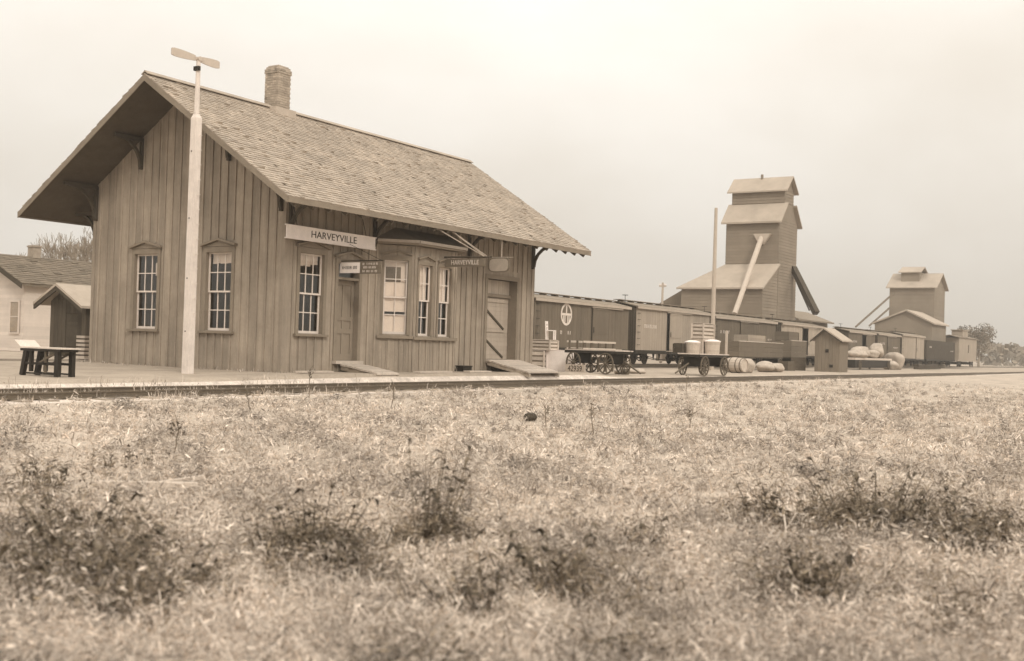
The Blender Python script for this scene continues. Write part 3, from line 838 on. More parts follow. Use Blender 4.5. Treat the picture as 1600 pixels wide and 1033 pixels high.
def boxcar(label, xa, xb, m='car', door=0.5, door_open=0.0, crest=False, h=3.72, group='freight cars standing on the siding', y0=9.0, marks=True, low=False):
    xc = (xa + xb) / 2; L2 = (xb - xa) / 2
    t = thing('boxcar', label, 'freight car', (xc, y0 + 1.35, 0), 0, group)
    zf, w = 0.98, 1.33
    mb = MB()
    mb.box((-L2, -w, zf - .16), (L2, w, zf))                                  # floor
    mb.box((-L2 + .06, w - .06, zf), (L2 - .06, w, h)); 
    mb.box((L2 - .06, -w + .061, zf), (L2, w - .061, h)); mb.box((-L2, -w + .061, zf), (-L2 + .06, w - .061, h))
    body = mb.build('body', M[m], t)
    dx = (door - .5) * 2 * L2; dw = .95
    mb = MB()
    n = int((2 * L2) / .16); st = 2 * L2 / n
    for i in range(n):
        a = -L2 + i * st; b = a + st
        za = zf
        if abs((a + b) / 2 - dx) < dw and h > 2.5 and not low:
            mb.box((a, -w + .02, h - .28), (b, -w + .06, h)); continue
        mb.box((a + .006, -w - random.uniform(0, .006), za), (b - .006, -w + .06, h), random.gauss(1, .06))
    mb.build('side_planking', M[m], t, 'stuff')
    mb = MB()
    n = int(2 * w / .16)
    for i in range(n):
        a = -w + 2 * w * i / n; b = a + 2 * w / n
        mb.box((-L2 - random.uniform(.012, .02), a + .006, zf), (-L2 - .001, b - .006, h + (0 if low else .22 * (1 - abs((a + b) / 2) / w))), random.gauss(1, .06))
    mb.build('end_planking', M['cardark'], t, 'stuff')  # shade on the car ends put into this darker colour
    if not low:
        mb = MB()
        q = [(-w - .14, h - .02), (0, h + .30), (w + .14, h - .02), (w + .14, h + .05), (0, h + .37), (-w - .14, h + .05)]
        mb.prism([(-L2 - .12, y, z) for y, z in q], [(L2 + .12, y, z) for y, z in q])
        rf = mb.build('roof', M['carroof'], t); fix_normals(rf.data)
        mb = MB(); mb.box((-L2 - .1, -w - .17, h - .13), (L2 + .1, -w - .141, h + .03)); mb.build('fascia', M['carrim'], t)
        mb = MB(); mb.box((-L2 - .3, -.26, h + .43), (L2 + .3, .26, h + .47))
        for i in range(9): x = -L2 + .3 + i * (2 * L2 - .6) / 8; mb.box((x - .04, -.24, h + .3), (x + .04, .24, h + .43))
        mb.build('running_board', M['carroof'], t)
        # door
        s = door_open * 2 * dw
        mb = MB(); mb.box((dx - dw - .06 + s, -w - .085, zf + .03), (dx + dw + .06 + s, -w - .045, h - .24))
        for z in (zf + .1, 1.9, h - .36): mb.box((dx - dw - .02 + s, -w - .11, z), (dx + dw + .02 + s, -w - .086, z + .1))
        dd = mb.build('door', M[m], t)
        mb = MB(); mb.box((dx - dw + s, -w - .14, 1.95), (dx - dw + .05 + s, -w - .112, 2.3)); mb.build('handle', M['iron'], dd)
        mb = MB(); mb.box((dx - dw - .2, -w - .12, h - .22), (dx + 3.2 * dw, -w - .04, h - .15)); mb.box((dx - dw - .2, -w - .1, zf - .06), (dx + 3.2 * dw, -w - .03, zf + .0)); mb.build('door_track', M['carrim'], t)
        for q in (dx - dw - .1, dx + dw): mb = MB(); mb.box((q, -w - .03, zf), (q + .1, -w + .061, h - .23)); mb.build('door_post', M['iron'], t)
    mb = MB(); mb.box((-L2, -w - .05, zf - .24), (L2, -w + .02, zf - .004)); mb.box((-L2 - .05, -w, zf - .24), (-L2 - .021, w, zf + .0)); mb.build('side_sill', M['iron'], t)
    # truss rods
    mb = MB()
    for y in (-.8, -.35):
        q = [(-L2 + .5, zf - .1), (-1.4, .34), (1.4, .34), (L2 - .5, zf - .1)]
        for a, b in zip(q[:-1], q[1:]): mb.tube((a[0], y, a[1]), (b[0], y, b[1]), .025, n=6)
        for x in (-1.4, 1.4): mb.prism([(x - .16, y - .03, zf - .16), (x + .16, y - .03, zf - .16), (x, y - .03, .34)], [(x - .16, y + .03, zf - .16), (x + .16, y + .03, zf - .16), (x, y + .03, .34)])
    mb.build('truss_rod', M['iron'], t)
    for x in (-L2 + 1.7, L2 - 1.7):
        mb = MB()
        for y in (-.95, .95):
            mb.bar((x - .85, y, .46), (x + .85, y, .46), .05, .06); mb.bar((x - .85, y, .5), (x - .3, y, .72), .05, .05); mb.bar((x + .85, y, .5), (x + .3, y, .72), .05, .05)
            mb.bar((x - .3, y, .72), (x + .3, y, .72), .05, .05); mb.bar((x - .85, y, .44), (x - .3, y, .25), .05, .05); mb.bar((x + .85, y, .44), (x + .3, y, .25), .05, .05); mb.bar((x - .3, y, .25), (x + .3, y, .25), .05, .05)
            mb.box((x - .13, y - .07, .27), (x + .13, y + .07, .7))
            for k in (-.85, .85): mb.box((x + k - .1, y - .08, .38), (x + k + .1, y + .08, .54))
        mb.box((x - .16, -.95, .62), (x + .16, .95, .82))
        tr = mb.build('truck', M['iron'], t)
        for k in (-.85, .85):
            for y in (-.75, .75): inst('wheel', W_CAR, tr, (x + k, y, .45), (0, 0, 0 if y < 0 else PI))
            a = MB(); a.tube((x + k, -.7, .45), (x + k, .7, .45), .06); a.build('axle', M['iron'], tr)
    if not low:
        mb = MB(); mb.tube((-L2 - .08, -.5, zf), (-L2 - .08, -.5, h + .75), .02, n=6); mb.ring((-L2 - .08, -.5, h + .75), (0, 0, 1), .16, .2, .03, 12); mb.bar((-L2 - .08, -.68, h + .75), (-L2 - .08, -.32, h + .75), .025, .025); mb.build('brake_wheel', M['iron'], t)
        mb = MB()
        for i in range(6): z = zf + .35 + i * .42; mb.bar((-L2 + .1, -w - .07, z), (-L2 + .5, -w - .07, z), .03, .03)
        mb.build('grab_iron', M['iron'], t)
    P = lambda u, z, d: (u, -w - .008 - d, z)
    if crest:
        # round railway herald with a cross, faded white, above stencilled initials
        cxx, cz, rr = crest
        mb = MB()
        mb.ring((cxx, -w - .012, cz), (0, 1, 0), rr * .80, rr, .012, 28)
        mb.box((cxx - rr * .8, -w - .018, cz - .07), (cxx + rr * .8, -w - .006, cz + .07)); mb.box((cxx - .06, -w - .0185, cz + .071), (cxx + .06, -w - .006, cz + rr * .8))
        mb.build('herald', M['paleink'], t)
        mb = MB()
        for k in (-.5, -.25, .25, .5): mb.box((cxx + k * rr - .05, -w - .016, cz - rr * .78 * math.sqrt(1 - k * k)), (cxx + k * rr + .05, -w - .006, cz - .08))
        mb.build('herald_bars', M['paleink'], t)
        scribble(P, cxx - .7, cxx + .75, cz - rr - .42, .2, .0, 5, t, M['paleink'])
    elif marks:
        scribble(P, -L2 + 1.2, -L2 + 3.2, 2.6, .24, 0, 7, t, M['paleink'])
        scribble(P, L2 - 3.2, L2 - 1.0, 2.2, .15, 0, 9, t, M['paleink'])
    return t
boxcar('weathered boxcar nearest the depot with a round white herald beside its door', 28.6, 41.3, door=.62, crest=(33.5, 2.95, .72), h=3.72) if False else None
c1 = boxcar('weathered boxcar nearest the depot with a round white herald on its side', 29.4, 41.3, door=.66, crest=(-2.3, 2.95, .66), h=3.72)
boxcar('pale boxcar with its door open a crack behind the long wagon', 42.45, 55.0, 'carpale', door=.47, door_open=.18, h=3.86)
boxcar('boxcar right behind the loaded wagon and the tall pole', 56.0, 69.9, 'car', door=.46, h=3.72)
boxcar('pale boxcar with open black doorway left of the pointed tool house', 71.4, 83.4, 'carpale', door=.58, door_open=.8, h=3.74)
boxcar('boxcar whose near end shows just above the pointed tool house roof', 92.5, 103.0, 'car', door=.6, door_open=.7, h=3.62)
boxcar('darker boxcar in front of the gabled shed of the far elevator', 104.2, 114.6, 'car', door=.5, h=3.65)
boxcar('plain pale boxcar farther right before the far elevator', 115.6, 127.6, 'carpale', door=.7, h=3.85, marks=False)
boxcar('low dark gondola car beyond the last pale boxcar', 129.0, 147.6, 'cardark', h=3.5, low=True)

# caboose
t = thing('caboose', 'pale caboose with one dark side window at the far right end of the train', 'caboose', (158, 10.35, 0), 0, 'freight cars standing on the siding')
mb = MB(); mb.box((-8, -1.3, .8), (8, 1.3, 1.0)); mb.box((-7, -1.25, 1.0), (-.1, 1.25, 4.3)); mb.box((.9, -1.25, 1.0), (7, 1.25, 4.3)); mb.box((-.1, -1.25, 1.0), (.9, 1.25, 2.1)); mb.box((-.1, -1.25, 3.3), (.9, 1.25, 4.3)); mb.build('body', M['carpale'], t)
mb = MB(); mb.box((-.1, -1.05, 2.1), (.9, -1.0, 3.3)); wn = mb.build('window', M['iron'], t)
mb = MB(); q = [(-1.4, 4.3), (0, 4.6), (1.4, 4.3), (1.4, 4.38), (0, 4.7), (-1.4, 4.38)]; mb.prism([(-8, y, z) for y, z in q], [(8, y, z) for y, z in q]); o = mb.build('roof', M['carroof'], t); fix_normals(o.data)
mb = MB(); mb.box((-2, -.8, 4.55), (2.2, .8, 5.5)); mb.box((-2.2, -.95, 5.5), (2.4, .95, 5.62)); mb.build('cupola', M['carpale'], t)
for x in (-5, 5):
    mb = MB(); mb.box((x - 1, -.95, .35), (x + 1, .95, .7)); tr = mb.build('truck', M['iron'], t)
    for k in (-.85, .85):
        for y in (-.85, .85): inst('wheel', W_CAR, tr, (x + k, y, .45), (0, 0, 0 if y < 0 else PI))

# ------------------------------------------------------------------ grain elevators
def lap(mb, p0, p1, z0, z1, nrm, step=.3, tf=None, lip=.05):
    """lapped siding strips on a flat wall from p0 to p1 (xy), from z0 up to z1"""
    p0 = Vector((p0[0], p0[1], 0)); p1 = Vector((p1[0], p1[1], 0)); nr = Vector((nrm[0], nrm[1], 0))
    z = z0
    while z < z1 - .02:
        zt = min(z + step, z1)
        a, b = (0, 1) if tf is None else tf(z), None
        if tf is not None: a, b = tf(z)
        else: a, b = 0.0, 1.0
        q0 = p0.lerp(p1, a); q1 = p0.lerp(p1, b)
        lo = nr * lip; hi = nr * .012
        mb.prism([(q0.x, q0.y, z), (q1.x, q1.y, z), (q1.x, q1.y, zt), (q0.x, q0.y, zt)],
                 [(q0.x + lo.x, q0.y + lo.y, z), (q1.x + lo.x, q1.y + lo.y, z), (q1.x + hi.x, q1.y + hi.y, zt), (q0.x + hi.x, q0.y + hi.y, zt)], random.gauss(1, .04))
        z = zt

def gable_roof_y(mb, x0, x1, y0, y1, ze, zr, ov=.35, th=.14, xr=None):
    """gable roof with its ridge along y"""
    xm = (x0 + x1) / 2 if xr is None else xr
    for a, sg in ((x0 - ov, 1), (x1 + ov, -1)):
        k = (zr - ze) / abs(xm - (x0 if sg > 0 else x1)); zl = ze - k * ov
        q = [(a, zl), (xm, zr), (xm, zr + th), (a, zl + th)]
        mb.prism([(x, y0 - ov, z) for x, z in q], [(x, y1 + ov, z) for x, z in q], random.gauss(1, .03))

el = thing('grain_elevator', 'tall stepped wooden grain elevator with cupola and pale spout beyond the boxcars', 'grain elevator', (0, 0, 0))
ya, yb = 12.8, 18.2
xt0, xt1 = 81.0, 86.4
def walls(mb, x0, x1, y0, y1, z0, z1):
    lap(mb, (x0, y1), (x0, y0), z0, z1, (-1, 0)); lap(mb, (x0, y0), (x1, y0), z0, z1, (0, -1)); lap(mb, (x1, y0), (x1, y1), z0, z1, (1, 0)); lap(mb, (x1, y1), (x0, y1), z0, z1, (0, 1))
mb = MB(); mb.box((xt0, ya, -.3), (xt1, yb, 14.2)); tw = mb.build('tower', M['elev'], el)
mb = MB(); walls(mb, xt0, xt1, ya, yb, -.3, 14.2); mb.build('siding', M['elev'], tw, 'stuff')
mb = MB()
# main roof: two skirts either side of the cupola
zc0, zc1 = 15.75, 17.35
xc0, xc1 = 82.35, 85.05
for q in ([(xt0 - .5, 13.75), (xc0 + .05, 15.75), (xc0 + .05, 15.93), (xt0 - .5, 13.93)], [(xt1 + .5, 13.75), (xc1 - .05, 15.75), (xc1 - .05, 15.93), (xt1 + .5, 13.93)]):
    mb.prism([(x, ya - .4, z) for x, z in q], [(x, yb + .4, z) for x, z in q])
o = mb.build('roof', M['elevroof'], el); fix_normals(o.data)
mb = MB()
mb.prism([(xt0, ya, 14.2), (xt1, ya, 14.2), (xc1, ya, 15.75), (xc0, ya, 15.75)], [(xt0, yb, 14.2), (xt1, yb, 14.2), (xc1, yb, 15.75), (xc0, yb, 15.75)])
o = mb.build('attic', M['elev'], el); fix_normals(o.data)
mb = MB(); mb.box((xc0, ya + .003, 15.7), (xc1, yb - .003, zc1)); mb.prism([(xc0, ya + .003, zc1), (xc1, ya + .003, zc1), ((xc0 + xc1) / 2, ya + .003, 18.5)], [(xc0, yb - .003, zc1), (xc1, yb - .003, zc1), ((xc0 + xc1) / 2, yb - .003, 18.5)])
cu = mb.build('cupola', M['elev'], el); fix_normals(cu.data)
mb = MB(); walls(mb, xc0, xc1, ya + .003, yb - .003, 15.95, zc1); mb.build('siding', M['elev'], cu, 'stuff')
mb = MB(); gable_roof_y(mb, xc0, xc1, ya, yb, zc1 + .02, 18.55, .42); o = mb.build('cupola_roof', M['elevroof'], cu); fix_normals(o.data)
mb = MB(); mb.tube(((xc0 + xc1) / 2 - .1, 15.6, 18.4), ((xc0 + xc1) / 2 - .1, 15.6, 19.0), .14); mb.build('vent', M['carroof'], cu)
# front wing with its sloping roof
xw = 76.8
mb = MB(); mb.prism([(xw, ya + .004, -.3), (xt0 - .06, ya + .004, -.3), (xt0 - .06, ya + .004, 9.5), (xw, ya + .004, 7.2)], [(xw, 21.0, -.3), (xt0 - .06, 21.0, -.3), (xt0 - .06, 18.1, 9.5), (xw, 21.0, 7.2)])
wi = mb.build('wing', M['elev'], el); fix_normals(wi.data)
mb = MB(); lap(mb, (xw, 21.0), (xw, ya + .004), -.3, 7.2, (-1, 0))
lap(mb, (xw, ya + .004), (xt0 - .06, ya + .004), -.3, 9.4, (0, -1), tf=lambda z: (0 if z < 7.1 else min(.98, (z - 7.0) / 2.5), 1))
mb.build('siding', M['elev'], wi, 'stuff')
mb = MB()
a = [(xw - .4, ya - .25, 7.05), (xw - .4, 21.4, 7.05), (xt0 - .06, 18.2, 9.62), (xt0 - .06, ya - .25, 9.62)]
mb.prism(a, [(x, y, z + .16) for x, y, z in a])
o = mb.build('wing_roof', M['elevroof'], wi); fix_normals(o.data)
mb = MB(); mb.prism([(xw + 1, 21.1, -.2), (xt1, 21.1, -.2), (xt1, 21.1, 7.2), (xw + 1, 21.1, 7.2)], [(xw + 1, 24, -.2), (xt1, 24, -.2), (xt1, 24, 5.6), (xw + 1, 24, 5.6)]); o = mb.build('lean_to', M['car'], el); fix_normals(o.data)
# spout down the front, hopper at its top
mb = MB(); mb.tube((80.75, 14.45, 12.35), (73.9, 14.35, 4.6), .26, .24, n=10); sp = mb.build('spout', M['chute'], el)
mb = MB(); mb.prism([(80.98, 13.5, 12.7), (80.98, 15.2, 12.7), (80.5, 15.2, 12.7), (80.5, 13.5, 12.7)], [(80.98, 14.2, 11.7), (80.98, 14.7, 11.7), (80.65, 14.7, 11.7), (80.65, 14.2, 11.7)]); o = mb.build('hopper', M['chute'], sp); fix_normals(o.data)
mb = MB(); mb.bar((85.3, 12.7, 9.7), (83.2, 9.6, 5.1), .55, .5); mb.build('loading_chute', M['darkwood'], el)
mb = MB(); mb.bar((85.6, 12.7, 8.9), (84.2, 10.6, 5.4), .1, .1); mb.build('chute_brace', M['darkwood'], el)

an = thing('elevator_annex', 'low dark roofed annex shed just right of the tall stepped elevator', 'shed', (0, 0, 0))
mb = MB(); mb.box((86.6, 12.9, -.3), (98.0, 18, 4.6)); w_ = mb.build('wall', M['elev'], an)
mb = MB(); q = [(12.4, 4.5), (15.4, 5.6), (18.4, 4.5), (18.4, 4.65), (15.4, 5.78), (12.4, 4.65)]; mb.prism([(86.5, y, z) for y, z in q], [(98.8, y, z) for y, z in q]); o = mb.build('roof', M['carroof'], an); fix_normals(o.data)

# far elevator
e2 = thing('far_elevator', 'squat far grain elevator with small cupola near the right edge', 'grain elevator', (0, 0, 0))
x0, x1, y0, y1 = 151.0, 158.5, 12.8, 19.3
mb = MB(); mb.box((x0, y0, -.3), (x1, y1, 11.9)); tw = mb.build('tower', M['elev'], e2)
mb = MB(); walls(mb, x0, x1, y0, y1, -.3, 11.9); mb.build('siding', M['elev'], tw, 'stuff')
mb = MB(); gable_roof_y(mb, x0, x1, y0, y1, 11.9, 14.0, .5); o = mb.build('roof', M['elevroof'], e2); fix_normals(o.data)
mb = MB(); mb.prism([(x0, y0 + .01, 11.85), (x1, y0 + .01, 11.85), ((x0 + x1) / 2, y0 + .01, 13.95)], [(x0, y1 - .01, 11.85), (x1, y1 - .01, 11.85), ((x0 + x1) / 2, y1 - .01, 13.95)]); o = mb.build('gable_wall', M['elev'], e2); fix_normals(o.data)
mb = MB(); mb.box((152.3, 15.3, 12.4), (156.5, 18.0, 14.2)); cu = mb.build('cupola', M['elev'], e2)
mb = MB(); gable_roof_y(mb, 152.3, 156.5, 15.3, 18.0, 14.2, 15.0, .35); o = mb.build('cupola_roof', M['elevroof'], cu); fix_normals(o.data)
mb = MB(); mb.bar((151, 18.6, 11.0), (151, 24.4, 5.6), .25, .25); mb.bar((150.6, 19.2, 8.6), (150.6, 22.2, 5.8), .4, .2); mb.build('spout', M['elev'], e2)

fs = thing('gabled_shed', 'low gabled shed with wide front standing before the far elevator', 'shed', (0, 0, 0))
mb = MB()
gx = [(10.7, -.3), (18.6, -.3), (18.6, 5.9), (14.2, 7.7), (10.7, 6.0)]
mb.prism([(140, y, z) for y, z in gx], [(149.5, y, z) for y, z in gx]); o = mb.build('wall', M['elev'], fs); fix_normals(o.data)
mb = MB()
for q in ([(18.9, 5.8), (14.2, 7.72), (14.2, 7.95), (18.9, 6.0)], [(10.3, 5.85), (14.2, 7.72), (14.2, 7.95), (10.3, 6.05)]): mb.prism([(139.6, y, z) for y, z in q], [(149.8, y, z) for y, z in q])
o = mb.build('roof', M['elevroof'], fs); fix_normals(o.data)

# ------------------------------------------------------------------ tool house, poles
th = thing('tool_house', 'small grey plank tool house with pointed roof standing beside the main track', 'shed', (59.0, 1.2, -.22))
mb = MB(); q = [(-.93, 0), (.93, 0), (.93, 2.55), (.27, 3.12), (-.72, 2.5), (-.93, 2.4)]
q = [(-.93, 0), (.95, 0), (.95, 2.5), (.24, 3.18), (-.93, 2.4)]
mb.prism([(.05, y, z) for y, z in q], [(2.2, y, z) for y, z in q]); o = mb.build('wall', M['tool'], th); fix_normals(o.data)
for i in range(7):
    a = -.93 + 1.88 * i / 7; b = a + 1.88 / 7
    tz = lambda y: 3.15 - (abs(y - .24) * (.78 / 1.17 if y < .24 else .68 / .71))
    mb = MB(); mb.prism([(0, a + .006, 0), (0, b - .006, 0), (0, b - .006, tz(b)), (0, a + .006, tz(a))], [(.049, a + .006, 0), (.049, b - .006, 0), (.049, b - .006, tz(b)), (.049, a + .006, tz(a))]); o = mb.build('wall_board', M['tool'], th); fix_normals(o.data)
mb = MB()
for q in ([(-1.2, 2.28), (.24, 3.2), (.24, 3.32), (-1.2, 2.38)], [(1.25, 2.3), (.24, 3.2), (.24, 3.32), (1.25, 2.42)]): mb.prism([(-.3, y, z) for y, z in q], [(2.5, y, z) for y, z in q])
o = mb.build('roof', M['shedroof'], th); fix_normals(o.data)
mb = MB()
for q in ([(-1.2, 2.16), (.24, 3.1), (.24, 3.2), (-1.2, 2.27)], [(1.25, 2.2), (.24, 3.1), (.24, 3.2), (1.25, 2.29)]): mb.prism([(-.28, y, z) for y, z in q], [(-.22, y, z) for y, z in q])
o = mb.build('rake_board', M['darkwood'], th); fix_normals(o.data)
mb = MB(); mb.box((-.05, -.1, 1.45), (-.004, .12, 1.7)); mb.box((-.05, -.45, .35), (-.004, -.2, .55)); mb.build('hatch', M['iron'], th)

def pole(label, x, y, h, r=.15, arm=0):
    t = thing('utility_pole', label, 'pole', (x, y, float(gz(x, y))))
    mb = MB(); mb.tube((0, 0, -.2), (0, 0, h), r, r * .62, n=10); mb.build('shaft', M['rod'], t)
    if arm:
        mb = MB(); mb.box((-.06, -arm / 2, h - .35), (.06, arm / 2, h - .23)); cr_ = mb.build('cross_arm', M['rod'], t)
        mb = MB()
        for k in (-.45, -.25, .25, .45): mb.lathe((0, k * arm, h - .23), (0, 0, 1), [(.03, 0), (.05, .04), (.03, .14)], 8)
        mb.build('insulator', M['white'], cr_)
    return t
pole('bare telegraph pole rising behind the loaded four wheeled wagon', 44.6, 4.5, 10.7, .17)
pole('thin distant pole with short cross arm seen above the pale boxcar roof', 59.4, 15.0, 6.6, .13, .6)

# ------------------------------------------------------------------ wagons and goods on the platform
def wagon(label, loc, rz, ln, wd, zd, wheel, r, stakes=(), group='four wheeled baggage wagons on the platform', slats=0):
    t = thing('baggage_wagon', label, 'baggage wagon', loc, rz, group)
    mb = MB()
    for y in (-wd / 2 + .06, wd / 2 - .06): mb.bar((-ln / 2, y, zd - .1), (ln / 2, y, zd - .1), .1, .13)
    for x in (-ln / 2 + .05, -ln / 6, ln / 6, ln / 2 - .05): mb.bar((x, -wd / 2 + .11, zd - .1), (x, wd / 2 - .11, zd - .1), .09, .11)
    mb.build('frame', M['iron'], t)
    n = 7
    for i in range(n):
        y0, y1 = -wd / 2 + wd * i / n, -wd / 2 + wd * (i + 1) / n
        e_ = random.uniform(-.04, .04)
        mb = MB(); mb.box((-ln / 2 + e_, y0 + .006, zd - .034), (ln / 2 + e_, y1 - .006, zd + .01 + random.uniform(0, .012))); mb.build('deck_plank', M['deck'], t)
    for k, x in enumerate((-ln / 2 + .62, ln / 2 - .62)):
        mb = MB(); mb.tube((x, -wd / 2 - .02, r), (x, wd / 2 + .02, r), .04); mb.box((x - .09, -wd / 2 + .12, r + .03), (x + .09, wd / 2 - .12, zd - .166)); mb.build('axle', M['iron'], t)
        for y in (-wd / 2 + .02, wd / 2 - .02): inst('wheel', wheel, t, (x, y, r), (0, random.uniform(0, 1), 0))
    mb = MB(); mb.bar((-ln / 2, 0, r + .12), (-ln / 2 - 1.2, .15, .12), .06, .06); mb.build('tongue', M['wheel'], t)
    for x, y, h_ in stakes:
        mb = MB(); mb.box((x - .05, y - .05, zd + .02), (x + .05, y + .05, zd + h_)); mb.build('stake', M['plank'], t)
    return t
wagon('loaded four wheeled baggage wagon carrying pale tubs and crates', (29.4, -1.27, -.23), -.02, 3.7, 1.25, 1.1, W_BIG, .50, stakes=((1.7, -.5, 1.25), (1.7, .5, 1.1)))
wagon('long dark baggage wagon with big front wheel right of the slatted rack', (22.3, 1.11, -.22), 1.27, 3.4, 1.2, 1.13, W_BIG, .52)

def tub(label, x, y, z, r, h_):
    t = thing('tub', label, 'tub', (x, y, z), 0, 'pale tubs on the loaded wagon')
    mb = MB()
    n = 16
    for i in range(n):
        a0, a1 = 2 * PI * i / n + .012, 2 * PI * (i + 1) / n - .012
        q = lambda rr, a, zz: (rr * math.cos(a), rr * math.sin(a), zz)
        mb.prism([q(r * .9, a0, 0), q(r * .9, a1, 0), q(r * .86, a1, 0), q(r * .86, a0, 0)], [q(r, a0, h_), q(r, a1, h_), q(r * .96, a1, h_), q(r * .96, a0, h_)])
    o = mb.build('staves', M['barrel'], t, 'stuff'); fix_normals(o.data)
    mb = MB(); mb.ring((0, 0, h_ * .25), (0, 0, 1), r * .92, r * .95, .05, 18); mb.ring((0, 0, h_ * .8), (0, 0, 1), r * .975, r * 1.0, .05, 18); mb.build('hoop', M['rod'], t)
    mb = MB(); mb.lathe((0, 0, h_ - .02), (0, 0, 1), [(r * 1.06, 0), (r * 1.08, .05), (r * .5, .12), (.02, .13)], 18); mb.build('lid', M['white'], t)
    return t
tub('smaller pale lidded tub at the left end of the loaded wagon', 28.5, -1.0, .885, .38, .56)
tub('bigger pale tub with rim on the near side of the loaded wagon', 29.8, -1.55, .885, .40, .64)
def crate(label, x, y, z, sx, sy, sz, rz=0, m='plank', nsl=4, cat='crate', group=None):
    t = thing('crate', label, cat, (x, y, z), rz, group)
    mb = MB(); mb.box((-sx / 2 + .03, -sy / 2 + .03, .01), (sx / 2 - .03, sy / 2 - .03, sz - .03)); mb.build('case', M['elev'] if m == 'slat' else M[m], t)
    mm = M['plank'] if m == 'slat' else M[m]
    for i in range(nsl):
        z0, z1 = sz * i / nsl + .012, sz * (i + 1) / nsl - (.012 if m != 'slat' else .07)
        for q in (((-sx / 2, -sy / 2), (sx / 2, -sy / 2 + .028)), ((-sx / 2, -sy / 2 + .03), (-sx / 2 + .028, sy / 2 - .03)), ((-sx / 2, sy / 2 - .028), (sx / 2, sy / 2)), ((sx / 2 - .028, -sy / 2 + .03), (sx / 2, sy / 2 - .03))):
            mb = MB(); mb.box((q[0][0], q[0][1], z0), (q[1][0], q[1][1], z1)); mb.build('slat', mm, t)
    mb = MB(); mb.box((-sx / 2 - .01, -sy / 2 - .01, sz - .028), (sx / 2 + .01, sy / 2 + .01, sz)); mb.build('lid', mm, t)
    for a in (-1, 1):
        for b in (-1, 1):
            mb = MB(); mb.box((a * sx / 2 - .035 + a * .012, b * sy / 2 - .035 + b * .012, 0), (a * sx / 2 + .035 + a * .012, b * sy / 2 + .035 + b * .012, sz - .03)); mb.build('corner_post', mm, t)
    return t
crate('wide pale crate at the bottom of the pile on the loaded wagon', 30.3, -.82, .885, 1.5, .62, .78, group='crates piled on the loaded wagon')
crate('long pale crate topmost of the pile on the loaded wagon', 30.3, -.82, 1.67, 1.6, .6, .80, .03, m='slat', nsl=4, group='crates piled on the loaded wagon')
crate('small dark box at the left rear of the loaded wagon', 28.1, -.5, .885, .5, .45, .5, m='darkwood', nsl=2)

# goods beside the depot's far corner
crate('large plain white packing box on the ground past the freight ramp', 23.7, 3.75, -.2, 1.1, 1.3, 1.05, m='white', nsl=1)
crate('dark slatted crate on the ground left of the white packing box', 23.4, 4.9, -.2, .9, .85, 1.0, m='slat', nsl=4)
crate('pale slatted crate stacked on top of the dark slatted crate', 23.4, 4.75, .82, .8, 1.1, .52, m='slat', nsl=3)
chr_ = thing('chair', 'white painted wooden chair perched on the pale slatted crate', 'chair', (23.4, 4.38, 1.35), .3)
mb = MB(); mb.box((-.2, -.22, .43), (.2, .22, .47)); mb.build('seat', M['white'], chr_)
for x, y, h_ in ((-.18, .19, .92), (.18, .19, .92), (-.18, -.19, .43), (.18, -.19, .43)):
    mb = MB(); mb.bar((x, y, 0), (x, y * 1.0 + (.05 if h_ > .5 else 0), h_), .055, .055); mb.build('leg', M['white'], chr_)
mb = MB(); mb.box((-.15, .2, .78), (.15, .24, .88)); mb.box((-.15, .2, .62), (.15, .235, .68)); mb.build('back_rail', M['white'], chr_)
rk = thing('slatted_rack', 'low slatted stock rack standing between the white box and the dark wagon', 'rack', (25.9, 3.4, -.2))
mb = MB()
for x in (-1.6, -.8, 0, .8, 1.6):
    for y in (-.4, .4): mb.box((x - .04, y - .04, 0), (x + .04, y + .04, 1.55))
mb.build('frame', M['wheel'], rk)
for z in (.35, .75, 1.1, 1.45):
    for y in (-.46, .46):
        mb = MB(); mb.box((-1.75, y - .018, z), (1.75, y + .018, z + .1)); mb.build('slat', M['plank'], rk)
mb = MB(); mb.box((-1.7, -.43, 1.12), (1.7, .43, 1.16)); mb.build('shelf', M['wheel'], rk)
nb = thing('numbered_board', 'low pale board on the ground stencilled with the number 42939', 'board', (21.45, 1.85, -.2), 4.41)
mb = MB(); mb.box((-.66, -.03, -.02), (.66, .03, .40)); mb.build('plank', M['plank'], nb)
text('lettering', '42939', .38, nb, basis((0.0, -.034, .2), (1, 0, 0), (0, 0, 1)), M['ink'], 1.02)
# bundles and timber on the ground between the wagons
def sack(label, x, y, z, sx, sy, sz, rz=0, group=None, name='sack'):
    mb = MB()
    nu, nv = 20, 11
    ph = [random.uniform(0, 6) for _ in range(4)]
    for j in range(nv + 1):
        for i in range(nu):
            a = 2 * PI * i / nu; b = PI * j / nv - PI / 2
            k = 1 + .10 * math.sin(3 * a + ph[0]) + .09 * math.sin(2 * b * 2 + a + ph[1]) + .05 * math.sin(7 * a + 3 * b + ph[3])
            cb = abs(math.cos(b)) ** .6
            mb.v.append((sx / 2 * k * cb * math.copysign(abs(math.cos(a)) ** .7, math.cos(a)), sy / 2 * k * cb * math.copysign(abs(math.sin(a)) ** .7, math.sin(a)), sz / 2 * (1 + math.sin(b) * (1 + .06 * math.sin(2 * a + ph[2])))))
    for j in range(nv):
        for i in range(nu):
            mb.f.append((j * nu + i, j * nu + (i + 1) % nu, (j + 1) * nu + (i + 1) % nu, (j + 1) * nu + i)); mb.sh.append(1.0)
    o = mb.build(name, M['sack'])
    for p in o.data.polygons: p.use_smooth = True
    o.location = (x, y, z - .03); o.rotation_euler = (0, 0, rz)
    tag(o, label, 'sack', group); return o
sack('pale limp sack lying right of the big front wheel', 24.2, .9, -.22, 1.3, .6, .28, .4)
